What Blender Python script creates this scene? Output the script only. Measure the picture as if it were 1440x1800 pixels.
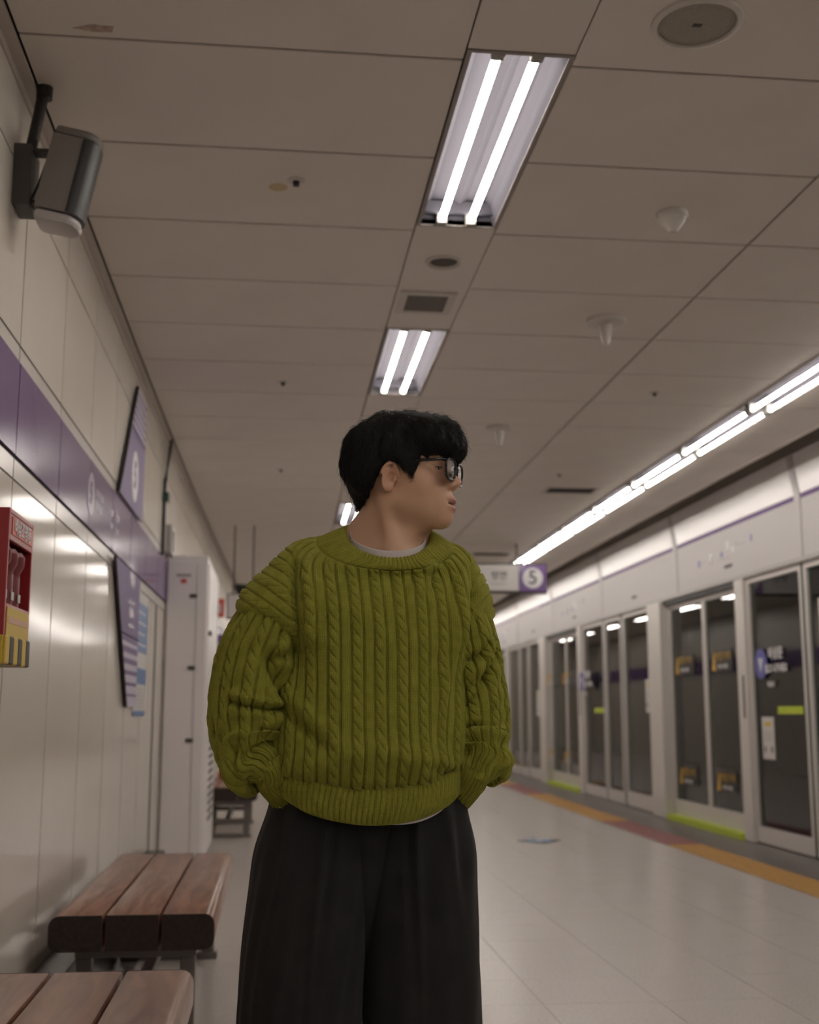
import bpy, bmesh, math, random
import numpy as np
from mathutils import Vector, Matrix

# ------------------------------------------------------------------ clear
for o in list(bpy.data.objects): bpy.data.objects.remove(o, do_unlink=True)
scene = bpy.context.scene
col = scene.collection
random.seed(7)
R = math.radians

# ------------------------------------------------------------------ camera
cam_data = bpy.data.cameras.new('camera')
cam_data.sensor_fit = 'VERTICAL'; cam_data.sensor_height = 30.0; cam_data.sensor_width = 24.0
cam_data.lens = 35.0
cam_data.clip_start = 0.05; cam_data.clip_end = 200
cam_data.dof.use_dof = True
cam_data.dof.focus_distance = 2.36
cam_data.dof.aperture_fstop = 3.2
camera = bpy.data.objects.new('camera', cam_data); col.objects.link(camera)
_y, _p = R(6.35), R(9.45)
_f = Vector((math.sin(_y)*math.cos(_p), math.cos(_y)*math.cos(_p), math.sin(_p)))
camera.location = (0, 0, 1.08)
camera.rotation_euler = _f.to_track_quat('-Z', 'Y').to_euler()
scene.camera = camera

# ------------------------------------------------------------------ world, exposure, lamp strength
world = bpy.data.worlds.new('world'); scene.world = world
world.use_nodes = True
world.node_tree.nodes['Background'].inputs[0].default_value = (0.55, 0.55, 0.58, 1)
world.node_tree.nodes['Background'].inputs[1].default_value = 0.03
vs = scene.view_settings
vs.view_transform = 'Standard'; vs.look = 'None'; vs.gamma = 1.0; vs.use_curve_mapping = False
vs.exposure = 0.64
TUBE = 18.5                     # radiance of every fluorescent tube
TUBE_COL = (1.0, 0.925, 0.845)

# ------------------------------------------------------------------ materials
def mat(name, color, rough=0.5, metal=0.0, spec=0.5, noise=None, bump=None, coat=0.0, emit=None, sheen=0.0):
    """noise=(scale, amount, detail) mottles the base colour; bump=(scale, strength)"""
    m = bpy.data.materials.new(name); m.use_nodes = True
    nt = m.node_tree; b = nt.nodes['Principled BSDF']
    b.inputs['Base Color'].default_value = (*color, 1)
    b.inputs['Roughness'].default_value = rough
    b.inputs['Metallic'].default_value = metal
    b.inputs['Specular IOR Level'].default_value = spec
    b.inputs['Coat Weight'].default_value = coat
    b.inputs['Coat Roughness'].default_value = 0.12
    b.inputs['Sheen Weight'].default_value = sheen
    if emit:
        b.inputs['Emission Color'].default_value = (*emit[0], 1)
        b.inputs['Emission Strength'].default_value = emit[1]
    if noise or bump:
        tc = nt.nodes.new('ShaderNodeTexCoord')
    if noise:
        n = nt.nodes.new('ShaderNodeTexNoise'); n.inputs['Scale'].default_value = noise[0]
        n.inputs['Detail'].default_value = noise[2]
        nt.links.new(tc.outputs['Object'], n.inputs['Vector'])
        r = nt.nodes.new('ShaderNodeValToRGB')
        r.color_ramp.elements[0].position = 0.3; r.color_ramp.elements[1].position = 0.7
        a = noise[1]
        r.color_ramp.elements[0].color = (*[c*(1-a) for c in color], 1)
        r.color_ramp.elements[1].color = (*[min(1, c*(1+a)) for c in color], 1)
        nt.links.new(n.outputs['Fac'], r.inputs['Fac'])
        nt.links.new(r.outputs['Color'], b.inputs['Base Color'])
    if bump:
        n2 = nt.nodes.new('ShaderNodeTexNoise'); n2.inputs['Scale'].default_value = bump[0]
        nt.links.new(tc.outputs['Object'], n2.inputs['Vector'])
        bp = nt.nodes.new('ShaderNodeBump'); bp.inputs['Strength'].default_value = bump[1]
        bp.inputs['Distance'].default_value = 0.002
        nt.links.new(n2.outputs['Fac'], bp.inputs['Height'])
        nt.links.new(bp.outputs['Normal'], b.inputs['Normal'])
    return m

def glass_mat(name, tint, refl=1.0, ior=1.5, rough=0.0):
    m = bpy.data.materials.new(name); m.use_nodes = True
    nt = m.node_tree; nt.nodes.clear()
    out = nt.nodes.new('ShaderNodeOutputMaterial')
    tr = nt.nodes.new('ShaderNodeBsdfTransparent'); tr.inputs[0].default_value = (*tint, 1)
    gl = nt.nodes.new('ShaderNodeBsdfGlossy'); gl.inputs['Roughness'].default_value = rough
    gl.inputs[0].default_value = (refl, refl, refl, 1)
    fr = nt.nodes.new('ShaderNodeFresnel'); fr.inputs[0].default_value = ior
    mx = nt.nodes.new('ShaderNodeMixShader')
    nt.links.new(fr.outputs[0], mx.inputs[0]); nt.links.new(tr.outputs[0], mx.inputs[1]); nt.links.new(gl.outputs[0], mx.inputs[2])
    nt.links.new(mx.outputs[0], out.inputs[0])
    return m

def wood_mat(name, c1, c2, rough):
    m = bpy.data.materials.new(name); m.use_nodes = True
    nt = m.node_tree; b = nt.nodes['Principled BSDF']
    tc = nt.nodes.new('ShaderNodeTexCoord'); mp = nt.nodes.new('ShaderNodeMapping')
    mp.inputs['Scale'].default_value = (9, 0.9, 9)
    n = nt.nodes.new('ShaderNodeTexNoise'); n.inputs['Scale'].default_value = 2.2; n.inputs['Detail'].default_value = 7
    n.inputs['Distortion'].default_value = 1.6
    r = nt.nodes.new('ShaderNodeValToRGB')
    r.color_ramp.elements[0].position = 0.36; r.color_ramp.elements[1].position = 0.66
    r.color_ramp.elements[0].color = (*c1, 1); r.color_ramp.elements[1].color = (*c2, 1)
    nt.links.new(tc.outputs['Object'], mp.inputs[0]); nt.links.new(mp.outputs[0], n.inputs['Vector'])
    nt.links.new(n.outputs['Fac'], r.inputs[0]); nt.links.new(r.outputs[0], b.inputs['Base Color'])
    b.inputs['Roughness'].default_value = rough
    bp = nt.nodes.new('ShaderNodeBump'); bp.inputs['Strength'].default_value = 0.25; bp.inputs['Distance'].default_value = 0.003
    nt.links.new(n.outputs['Fac'], bp.inputs['Height']); nt.links.new(bp.outputs[0], b.inputs['Normal'])
    return m

def floor_mat():
    m = mat('stone_tile', (0.58, 0.535, 0.50), rough=0.2, noise=(90, 0.10, 3))
    nt = m.node_tree; b = nt.nodes['Principled BSDF']
    tc = nt.nodes.new('ShaderNodeTexCoord'); n = nt.nodes.new('ShaderNodeTexNoise')
    n.inputs['Scale'].default_value = 6; n.inputs['Detail'].default_value = 4
    mr = nt.nodes.new('ShaderNodeMapRange'); mr.inputs[3].default_value = 0.22; mr.inputs[4].default_value = 0.26
    nt.links.new(n.outputs['Fac'], mr.inputs[0]); nt.links.new(mr.outputs[0], b.inputs['Roughness'])
    geo = nt.nodes.new('ShaderNodeNewGeometry')          # the stone grain runs on from tile to tile
    for q in nt.nodes:
        if q.type == 'TEX_NOISE':
            for l in list(q.inputs['Vector'].links): nt.links.remove(l)
            nt.links.new(geo.outputs['Position'], q.inputs['Vector'])
    return m

M = {}
M['tile'] = floor_mat()
M['grout'] = mat('grout', (0.30, 0.27, 0.25), 0.7)
M['granite'] = mat('dark_granite', (0.155, 0.135, 0.125), 0.35, noise=(140, 0.25, 3))
M['tact_y'] = mat('tactile_yellow', (0.50, 0.27, 0.07), 0.45, noise=(30, 0.1, 3))
M['tact_r'] = mat('tactile_red', (0.30, 0.12, 0.115), 0.45, noise=(30, 0.12, 3))
M['ceil'] = mat('ceiling_panel', (0.70, 0.635, 0.575), 0.42, noise=(3, 0.03, 4), bump=(900, 0.05))
M['ceil_back'] = mat('ceiling_void', (0.05, 0.038, 0.03), 0.9)
M['ctrim'] = mat('ceiling_trim', (0.55, 0.49, 0.44), 0.4)
M['wall'] = mat('enamel_panel', (0.68, 0.63, 0.565), 0.12, noise=(2, 0.02, 3), spec=0.5)
M['wallup'] = mat('enamel_panel_upper', (0.66, 0.61, 0.54), 0.22, noise=(2, 0.02, 3))
M['wtrim'] = mat('wall_trim', (0.64, 0.60, 0.56), 0.2)
M['groove'] = mat('panel_groove', (0.03, 0.025, 0.022), 0.8)
M['purple'] = mat('purple_band', (0.17, 0.10, 0.26), 0.16, spec=0.6)
M['purple2'] = mat('purple_sign', (0.15, 0.10, 0.235), 0.5)
M['white'] = mat('white_enamel', (0.84, 0.80, 0.80), 0.3)
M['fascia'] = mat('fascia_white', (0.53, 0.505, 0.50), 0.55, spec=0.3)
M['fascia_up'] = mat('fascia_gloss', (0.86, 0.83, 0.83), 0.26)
M['psdframe'] = mat('screen_door_frame', (0.64, 0.60, 0.57), 0.3, metal=0.0)
M['psdsteel'] = mat('screen_door_steel', (0.40, 0.38, 0.36), 0.35, metal=0.3)
M['glass'] = glass_mat('door_glass', (0.33, 0.48, 0.43), 1.0, 1.5)
M['frit'] = mat('teal_glass_border', (0.05, 0.13, 0.112), 0.25)
M['gedge'] = mat('green_gasket', (0.025, 0.06, 0.05), 0.25)
M['tunnel'] = mat('tunnel_concrete', (0.07, 0.082, 0.072), 0.85, noise=(2, 0.3, 5))
M['lime'] = mat('lime_sill', (0.48, 0.60, 0.03), 0.4)
M['black'] = mat('black_plastic', (0.012, 0.012, 0.012), 0.45)
M['ledge'] = mat('dark_steel_ledge', (0.02, 0.02, 0.022), 0.25)
M['dgrey'] = mat('dark_grey_metal', (0.055, 0.05, 0.047), 0.5)
M['grey'] = mat('grey_plastic', (0.17, 0.15, 0.135), 0.5)
M['lgrey'] = mat('light_grey_plastic', (0.40, 0.37, 0.36), 0.4)
M['steel'] = mat('leg_steel', (0.20, 0.18, 0.17), 0.4, metal=0.5)
M['wood'] = wood_mat('varnished_wood', (0.20, 0.095, 0.064), (0.40, 0.215, 0.145), 0.28)
M['endgrain'] = mat('dark_end_grain', (0.028, 0.016, 0.013), 0.55, noise=(60, 0.4, 4))
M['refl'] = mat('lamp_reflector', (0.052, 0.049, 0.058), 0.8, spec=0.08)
M['lframe'] = mat('lamp_frame', (0.30, 0.27, 0.25), 0.5, metal=0.0)
M['socket'] = mat('lamp_socket', (0.30, 0.29, 0.26), 0.4)
M['tube'] = mat('fluorescent_tube', (0.9, 0.9, 0.9), 0.4, emit=(TUBE_COL, TUBE))
M['offwhite'] = mat('offwhite_plastic', (0.56, 0.52, 0.47), 0.4)
M['vent'] = mat('vent_dark', (0.05, 0.042, 0.036), 0.7)
M['red'] = mat('red_enamel', (0.32, 0.02, 0.025), 0.3)
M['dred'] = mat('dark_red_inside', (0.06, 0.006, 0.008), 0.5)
M['torch'] = mat('torch_body', (0.20, 0.045, 0.05), 0.35)
M['yellow'] = mat('yellow_sticker', (0.62, 0.43, 0.05), 0.45)
M['peach'] = mat('peach_sticker', (0.62, 0.36, 0.22), 0.45)
M['green'] = mat('green_sticker', (0.02, 0.16, 0.06), 0.45)
M['paper'] = mat('paper', (0.62, 0.60, 0.58), 0.6)
M['ink'] = mat('ink', (0.06, 0.06, 0.07), 0.6)
M['blue'] = mat('blue_print', (0.10, 0.20, 0.42), 0.4)
M['bluef'] = mat('blue_floor_print', (0.12, 0.27, 0.50), 0.3)
M['amber'] = mat('amber_print', (0.62, 0.36, 0.03), 0.5)
M['pale'] = mat('pale_print', (0.66, 0.64, 0.66), 0.5)
M['violet'] = mat('blue_violet_print', (0.12, 0.12, 0.38), 0.5)
M['fadewhite'] = mat('faded_lilac_print', (0.36, 0.32, 0.42), 0.25)
M['lilac'] = mat('lilac_print', (0.52, 0.47, 0.58), 0.5)
M['stain'] = mat('old_stain', (0.55, 0.42, 0.24), 0.5)
M['redsign'] = mat('red_sign', (0.62, 0.10, 0.07), 0.4)
M['smokeglass'] = mat('sticker_film', (0.022, 0.021, 0.02), 0.35)

# ------------------------------------------------------------------ mesh helpers
BEND = 0.0009
def bend(y):                      # the platform curves gently to the right
    return BEND*max(0.0, y-5.0)**2

class MB:
    def __init__(s): s.v = []; s.f = []
    def box(s, x0, x1, y0, y1, z0, z1, seg=None, bent=True):
        """box; long ones are cut along y so that they can follow the curve"""
        n = 1
        if bent and y1 > 5 and (y1-y0) > 1.0: n = int(math.ceil((y1-y0)/0.8))
        b = len(s.v)
        for i in range(n+1):
            y = y0+(y1-y0)*i/n; dx = bend(y) if bent else 0
            s.v += [(x0+dx, y, z0), (x1+dx, y, z0), (x1+dx, y, z1), (x0+dx, y, z1)]
        s.f.append((b, b+1, b+2, b+3))
        for i in range(n):
            a = b+4*i
            for k in range(4):
                k2 = (k+1) % 4
                s.f.append((a+k2, a+k, a+4+k, a+4+k2))
        e = b+4*n
        s.f.append((e+3, e+2, e+1, e))
        return s
    def prism(s, pts, axis, a0, a1):
        """closed 2-d outline swept along an axis: 'x' (pts=y,z) 'y' (x,z) 'z' (x,y)"""
        def P(p, a):
            return {'x': (a, p[0], p[1]), 'y': (p[0], a, p[1]), 'z': (p[0], p[1], a)}[axis]
        b = len(s.v); n = len(pts)
        s.v += [P(p, a0) for p in pts]+[P(p, a1) for p in pts]
        s.f.append(tuple(range(b, b+n))); s.f.append(tuple(range(b+2*n-1, b+n-1, -1)))
        for i in range(n):
            j = (i+1) % n
            s.f.append((b+j, b+i, b+n+i, b+n+j))
        return s
    def lathe(s, prof, c=(0, 0, 0), n=24, axis='z'):
        """prof: list of (r, h)"""
        b = len(s.v)
        for r, h in prof:
            for i in range(n):
                t = 2*math.pi*i/n; p = (r*math.cos(t), r*math.sin(t), h)
                if axis == 'x': p = (p[2], p[0], p[1])
                if axis == 'y': p = (p[0], p[2], p[1])
                s.v.append((c[0]+p[0], c[1]+p[1], c[2]+p[2]))
        for j in range(len(prof)-1):
            for i in range(n):
                k = (i+1) % n
                s.f.append((b+j*n+i, b+j*n+k, b+(j+1)*n+k, b+(j+1)*n+i))
        s.f.append(tuple(b+i for i in reversed(range(n))))
        e = b+(len(prof)-1)*n
        s.f.append(tuple(e+i for i in range(n)))
        return s
    def tube(s, path, r, n=10):
        """round tube along a polyline, r a number or one per point"""
        P = [Vector(p) for p in path]; b = len(s.v); up = Vector((0.13, 0.31, 0.94)).normalized()
        for i, p in enumerate(P):
            t = (P[min(i+1, len(P)-1)]-P[max(i-1, 0)]).normalized()
            a = t.cross(up).normalized(); c = t.cross(a).normalized()
            rr = r[i] if isinstance(r, (list, tuple)) else r
            for k in range(n):
                w = 2*math.pi*k/n
                s.v.append(tuple(p+a*(rr*math.cos(w))+c*(rr*math.sin(w))))
        for i in range(len(P)-1):
            for k in range(n):
                k2 = (k+1) % n
                s.f.append((b+i*n+k, b+i*n+k2, b+(i+1)*n+k2, b+(i+1)*n+k))
        s.f.append(tuple(b+k for k in reversed(range(n)))); e = b+(len(P)-1)*n
        s.f.append(tuple(e+k for k in range(n)))
        return s
    def xf(s, mtx, start=0):
        for i in range(start, len(s.v)): s.v[i] = tuple(mtx @ Vector(s.v[i]))
        return s
    def mesh(s, name, m=None, smooth=False, bevel=0, bseg=2):
        me = bpy.data.meshes.new(name); me.from_pydata(s.v, [], s.f)
        bm = bmesh.new(); bm.from_mesh(me)
        bmesh.ops.recalc_face_normals(bm, faces=bm.faces)
        if bevel:
            es = [e for e in bm.edges if len(e.link_faces) == 2 and e.calc_face_angle(0) > 0.6]
            bmesh.ops.bevel(bm, geom=es, offset=bevel, segments=bseg, profile=0.5, affect='EDGES')
        bm.to_mesh(me); bm.free()
        if m: me.materials.append(m)
        if smooth:
            for p in me.polygons: p.use_smooth = True
            if smooth != 'all':
                try: me.set_sharp_from_angle(angle=R(35))
                except Exception: pass
        return me
    def build(s, name, m, parent=None, **k):
        return link(name, s.mesh(name, m, **k), parent)

def link(name, me, parent=None, loc=(0, 0, 0), rz=0):
    o = bpy.data.objects.new(name, me); col.objects.link(o)
    o.location = loc
    if rz: o.rotation_euler = (0, 0, rz)
    if parent: o.parent = parent
    return o
def tag(o, label=None, cat=None, group=None, kind=None):
    if label: o['label'] = label
    if cat: o['category'] = cat
    if group: o['group'] = group
    if kind: o['kind'] = kind
    return o
def empty(name, loc=(0, 0, 0), rz=0):
    o = bpy.data.objects.new(name, None); col.objects.link(o)
    o.location = loc; o.rotation_euler = (0, 0, rz); o.empty_display_size = 0.1
    return o
def box(name, m, parent, *a, bevel=0, **k):
    return MB().box(*a, **k).build(name, m, parent, bevel=bevel)
def copy_tree(o, parent=None):
    c = o.copy(); col.objects.link(c); c.parent = parent
    for ch in o.children: copy_tree(ch, c)
    return c
def circle(cx, cy, r, n=28, a0=0, a1=2*math.pi):
    full = abs(a1-a0-2*math.pi) < 1e-6
    k = n if full else n+1
    return [(cx+r*math.cos(a0+(a1-a0)*i/n), cy+r*math.sin(a0+(a1-a0)*i/n)) for i in range(k)]
def rrect(x0, x1, y0, y1, r, n=5):
    out = []
    for cx, cy, a in ((x1-r, y1-r, 0), (x0+r, y1-r, 90), (x0+r, y0+r, 180), (x1-r, y0+r, 270)):
        for i in range(n+1):
            t = R(a+90*i/n); out.append((cx+r*math.cos(t), cy+r*math.sin(t)))
    return out
def text_mesh(txt, size, depth=0.001, bold=0.0, align='CENTER'):
    """flat lettering in the xy plane, centred"""
    cu = bpy.data.curves.new('lettering', 'FONT'); cu.body = txt; cu.size = size
    cu.extrude = depth; cu.offset = bold; cu.align_x = align; cu.align_y = 'CENTER'; cu.resolution_u = 3
    ob = bpy.data.objects.new('lettering_tmp', cu); col.objects.link(ob)
    dg = bpy.context.evaluated_depsgraph_get()
    me = bpy.data.meshes.new_from_object(ob.evaluated_get(dg))
    bpy.data.objects.remove(ob, do_unlink=True); bpy.data.curves.remove(cu)
    return me
def lettering(txt, size, m, parent, mtx, bold=0.0, name='lettering', align='CENTER'):
    me = text_mesh(txt, size, 0.0008, bold, align)
    me.materials.clear(); me.materials.append(m)
    me.transform(mtx)
    return link(name, me, parent)
def frame_mtx(origin, ax, ay):
    """maps text xy to the world axes ax, ay at origin"""
    ax = Vector(ax).normalized(); ay = Vector(ay).normalized(); az = ax.cross(ay)
    return Matrix(((ax.x, ay.x, az.x, origin[0]), (ax.y, ay.y, az.y, origin[1]), (ax.z, ay.z, az.z, origin[2]), (0, 0, 0, 1)))

Y0, Y1 = -9.0, 34.0               # the platform's ends
ZC = 2.92                         # ceiling
XW = -0.78                        # left wall face
XD = 3.97                         # screen door line

# ================================================================== FLOOR
fl = MB(); fl.box(XW-0.1, XD+0.12, Y0, Y1, -0.25, -0.0012)
floor = tag(fl.build('floor', M['grout']), 'polished beige stone platform floor with a dark granite edge', kind='structure')
TX, TY = 0.445, 0.4135
def tile_rows():
    xs = [1.46+TX*k for k in range(-6, 5)]
    xs = [x for x in xs if x > XW-TX and x < 3.17]
    return xs
tile_me = MB().box(0.001, TX-0.0015, 0.001, TY-0.0015, -0.03, 0, bent=False).mesh('floor_tile', M['tile'])
edge = 3.18
cells = []
j0 = int(math.floor((Y0-4.617)/TY)); j1 = int((Y1-4.617)/TY)
for j in range(j0, j1):
    y = 4.617+TY*j
    for x in tile_rows():
        cells.append((x, y, min(x+TX, edge)))
def key(c): 
    d = c[1]-4.0
    return d if d >= 0 else 100-d
cells.sort(key=key)
fb = MB(); nt_ = 0
for x, y, x1 in cells:
    dx = bend(y)
    if x < XW: x0c = XW
    else: x0c = x
    full = abs((x1-x0c)-TX) < 1e-6
    if nt_ < 300 and y > 3.9:
        if full: o = link('floor_tile', tile_me, floor, (x+dx, y, 0))
        else:
            o = MB().box(x0c+0.001-x, x1-0.0015-x, 0.001, TY-0.0015, -0.03, 0, bent=False).build('floor_tile', M['tile'], floor)
            o.location = (x+dx, y, 0)
        nt_ += 1
    else:
        fb.box(x0c+dx+0.001, x1+dx-0.0015, y+0.001, y+TY-0.0015, -0.03, 0, bent=False)
tag(fb.build('floor_tiles_beyond', M['tile'], floor), kind='stuff')
# granite strip along the screen doors
gy = Y0
gm = MB()
while gy < Y1-0.1:
    g = MB().box(3.49, XD+0.10, gy+0.001, min(gy+0.6, Y1)-0.0015, -0.03, 0.0).build('granite_slab', M['granite'], floor); gy += 0.6
# tactile paving: yellow blocks, red in front of every door
PER = 5.9
def near_door(y):
    k = (y-9.75) % PER
    return 0 <= k < 2.2
tb = MB().box(-0.149, 0.149, -0.149, 0.149, -0.03, 0.004, bent=False)
for i in range(6):
    for j in range(6):
        tb.lathe([(0.016, 0.004), (0.011, 0.009)], (-0.125+0.05*i, -0.125+0.05*j, 0), n=8)
tmy = tb.mesh('tactile_block', M['tact_y']); tmr = tmy.copy(); tmr.materials.clear(); tmr.materials.append(M['tact_r'])
y = 1.5
while y < Y1-0.3:
    link('tactile_block', tmr if near_door(y) else tmy, floor, (3.335+bend(y), y, 0)); y += 0.3

# ================================================================== CEILING
ceiling = tag(MB().box(XW-0.1, 3.52, Y0, Y1, ZC+0.14, ZC+0.2).build('ceiling', M['ceil_back']),
              'suspended ceiling of beige metal panels with dark joints', kind='structure')
PY = 0.62
def panel_mesh(w, gap=0.012):
    return MB().box(0, w, gap/2, PY-gap/2, 0, 0.02, bent=False).mesh('ceiling_panel', M['ceil'], bevel=0.002, bseg=1)
pm = {k: panel_mesh(w) for k, w in (('l', 1.237), ('r', 1.027), ('m', 0.938), ('e', 0.44))}
jy = 3.13-PY*20
k = 0
while jy < Y1-PY:
    dx = bend(jy+PY/2); rz = -2*BEND*max(0, jy+PY/2-5)
    for key_, x in (('l', -0.735), ('r', 0.820), ('m', 1.857), ('e', 3.064)):
        link('ceiling_panel', pm[key_], ceiling, (x+dx, jy, ZC), rz)
    jy += PY; k += 1
# strip with the lamps: lamps start at 3.07 + 2.5 k, a blank panel between
LS = [3.07+2.5*k for k in range(-5, 12)]
sp = MB().box(0, 0.309, 0, 1.255, 0, 0.02, bent=False).mesh('ceiling_strip_panel', M['ceil'], bevel=0.002, bseg=1)
for ly in LS:
    dx = bend(ly+1.9)
    if ly+1.242 > 0 or True:
        link('ceiling_strip_panel', sp, ceiling, (0.507+dx, ly+1.242, ZC), -2*BEND*max(0, ly-3.1))
# slab over the screen doors, beyond the ceiling edge
tag(MB().box(3.4, 9.0, Y0, Y1, 3.45, 3.7).build('ceiling_slab', M['tunnel']), 'bare concrete slab above the tracks', kind='structure')
tag(MB().box(3.495, 3.515, Y0, Y1, ZC-0.005, 3.45).build('trim_2', M['ctrim']), 'dark return edge where the ceiling stops above the screen doors', kind='structure')
# wall angle
tr = MB()
tr.box(XW, -0.742, Y0, Y1, ZC-0.008, ZC+0.004)
tr.box(XW-0.012, XW+0.006, Y0, Y1, ZC-0.035, ZC+0.03)
tag(tr.build('trim_1', M['ctrim']), 'beige angle trim between the left wall and the ceiling', kind='structure')

MB().prism([(-0.022+0.034*math.cos(R(a)), 4.035+0.034*math.sin(R(a))) for a in range(0, 360, 20)], 'z', ZC-0.0006, ZC+0.001).build('ceiling_stain', M['stain'], ceiling)
MB().prism([(-0.585, 3.085), (-0.53, 3.06), (-0.47, 3.065), (-0.478, 3.095), (-0.53, 3.098)], 'z', ZC-0.0006, ZC+0.001).build('ceiling_smear', mat('brown_smear', (0.46, 0.33, 0.28), 0.5, noise=(60, 0.3, 4)), ceiling)

# ================================================================== LEFT WALL
wl = MB(); wl.box(XW-0.14, XW-0.0035, Y0, 7.80, 0, 3.1)
wf_ = MB(); wf_.box(XW-0.14, XW-0.0035, 7.80, Y1, 0, 3.1)
wall_far = tag(wf_.build('wall_left_beyond', M['groove']), 'left wall of pale enamel panels beyond the dark open joint', kind='structure')
wall_left = tag(wl.build('wall_left', M['groove']), 'left wall of pale enamel panels with a purple line band', kind='structure')
PW = 0.7055
js = [3.567+PW*k for k in range(-18, 44) if Y0 < 3.567+PW*k < Y1-PW]
def wpanel(name, z0, z1, m, y, w=PW, g=0.011, depth=0.003, prox=0.0):
    key_ = (name, z0, z1, round(w, 3))
    if key_ not in wcache:
        wcache[key_] = MB().box(-depth, prox, g/2, w-g/2, z0, z1, bent=False).mesh(name, m)
    return link(name, wcache[key_], wall_left if y < 7.6 else wall_far, (XW+bend(y+w/2), y, 0), -2*BEND*max(0, y+w/2-5))
wcache = {}
for y in js:
    far = y > 7.79
    if abs(y-7.8) < 0.05:           # the panel beside the dark recess
        wpanel('wall_panel', 0.0, 1.752, M['wall'], y+0.085, PW-0.085)
    else:
        wpanel('wall_panel', 0.0, 1.752, M['wall'], y)
    wpanel('wall_trim_strip', 1.758, 1.816, M['wtrim'], y)
    wpanel('line_band_panel', 1.828, 2.108, M['purple'], y, prox=0.004)
    wpanel('wall_trim_strip', 2.112, 2.156, M['wtrim'], y)
    wpanel('wall_panel', 2.164, 2.658, M['wallup'], y)
    wpanel('wall_panel', 2.664, 2.884, M['wallup'], y)
bb = MB(); bb.box(XW, -0.665, Y0, 7.75, 0.0, 0.232)
tag(bb.build('baseboard_left', M['ledge'], bevel=0.006), 'dark steel ledge along the foot of the left wall', kind='structure')

# ================================================================== END WALLS, TUNNEL
tag(box('wall_front', M['wall'], None, XW-0.2, 4.4, Y1-0.1, Y1+0.1, -0.3, 3.6), 'far end wall of the platform', kind='structure')
tag(box('wall_back', M['wall'], None, XW-0.2, 4.4, Y0-0.1, Y0+0.1, -0.3, 3.6, bent=False), 'end wall behind the viewer', kind='structure')
tn = MB(); tn.box(4.12, 9.0, Y0, Y1, -1.5, -1.3); tn.box(4.12, 4.2, Y0, Y1, -1.5, -0.03)
tag(tn.build('floor_track_bed', M['tunnel']), 'dark track bed beyond the screen doors', kind='structure')
wr = MB(); wr.box(8.6, 8.9, Y0, Y1, -1.5, 3.6); wr.box(4.2, 8.9, Y0-0.2, Y0, -1.5, 3.6, bent=False); wr.box(4.2, 8.9, Y1, Y1+0.2, -1.5, 3.6)
tag(wr.build('wall_right', M['tunnel']), 'dark concrete tunnel wall beyond the tracks', kind='structure')

# ================================================================== SCREEN DOORS
def yz(y): return (XD+bend(y), y)
FB, FL, FT = 2.235, 2.70, 3.03       # fascia bottom, line, top
# fascia: one root with a panel per half period
fas = tag(MB().box(XD+0.02, XD+0.2, Y0, Y1, FB+0.03, FT-0.01).build('trim_3', M['psdsteel']), 'long white fascia box above the platform screen doors', kind='structure')
fy = 8.62-PER/2*6
n_f = 0
while fy < Y1-0.5:
    L = PER/2
    a, b_ = fy, min(fy+L, Y1)
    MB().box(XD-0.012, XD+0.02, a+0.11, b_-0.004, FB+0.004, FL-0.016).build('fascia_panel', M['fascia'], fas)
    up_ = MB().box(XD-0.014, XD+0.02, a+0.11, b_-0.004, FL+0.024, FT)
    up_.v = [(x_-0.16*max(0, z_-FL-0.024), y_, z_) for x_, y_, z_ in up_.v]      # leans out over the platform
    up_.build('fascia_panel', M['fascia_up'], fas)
    MB().box(XD-0.006, XD+0.02, a+0.11, b_-0.004, FL-0.016, FL+0.024).build('purple_line', M['purple'], fas)
    jc = MB().box(XD-0.018, XD+0.02, a, a+0.106, FB, FL+0.024); q0 = len(jc.v); jc.box(XD-0.018, XD+0.02, a, a+0.106, FL+0.024, FT)
    jc.v = jc.v[:q0]+[(x_-0.16*max(0, z_-FL-0.024), y_, z_) for x_, y_, z_ in jc.v[q0:]]
    jc.build('fascia_joint_cover', M['fascia'], fas)
    # soffit edge, keyhole and route map print
    MB().box(XD-0.02, XD+0.12, a, b_, FB-0.03, FB+0.004).build('fascia_soffit', M['psdsteel'], fas)
    yc = a+1.55
    MB().box(XD-0.016, XD-0.008, yc-0.09, yc+0.09, FB+0.10, FB+0.125).build('key_slot', M['vent'], fas)
    x = XD-0.0125
    if n_f % 2 == 0:
        for (dy, dz, w, h, mk) in ((0.15, 0.235, 0.05, 0.05, 'violet'), (-0.12, 0.25, 0.07, 0.05, 'pale'), (0.42, 0.225, 0.03, 0.09, 'purple'),
                                   (0.0, 0.30, 0.06, 0.08, 'pale'), (-0.2, 0.30, 0.05, 0.02, 'lgrey'), (-0.3, 0.275, 0.22, 0.012, 'lgrey'), (-0.55, 0.29, 0.03, 0.06, 'violet'),
                                   (0.75, 0.22, 0.05, 0.06, 'violet'), (0.62, 0.22, 0.08, 0.015, 'lgrey'), (0.12, 0.19, 0.32, 0.012, 'lgrey')):
            MB().box(x-0.001+bend(yc)*0, x+0.001, yc+dy-w/2, yc+dy+w/2, FB+dz-h/2, FB+dz+h/2).build('route_map_print', M[mk], fas)
    fy += L; n_f += 1
# gap filler above the fascia (set back, dark)
tag(box('trim_4', M['ctrim'], None, XD+0.06, XD+0.10, Y0, Y1, FT-0.02, 3.46), 'brown board set back above the white fascia', kind='structure')

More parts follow.
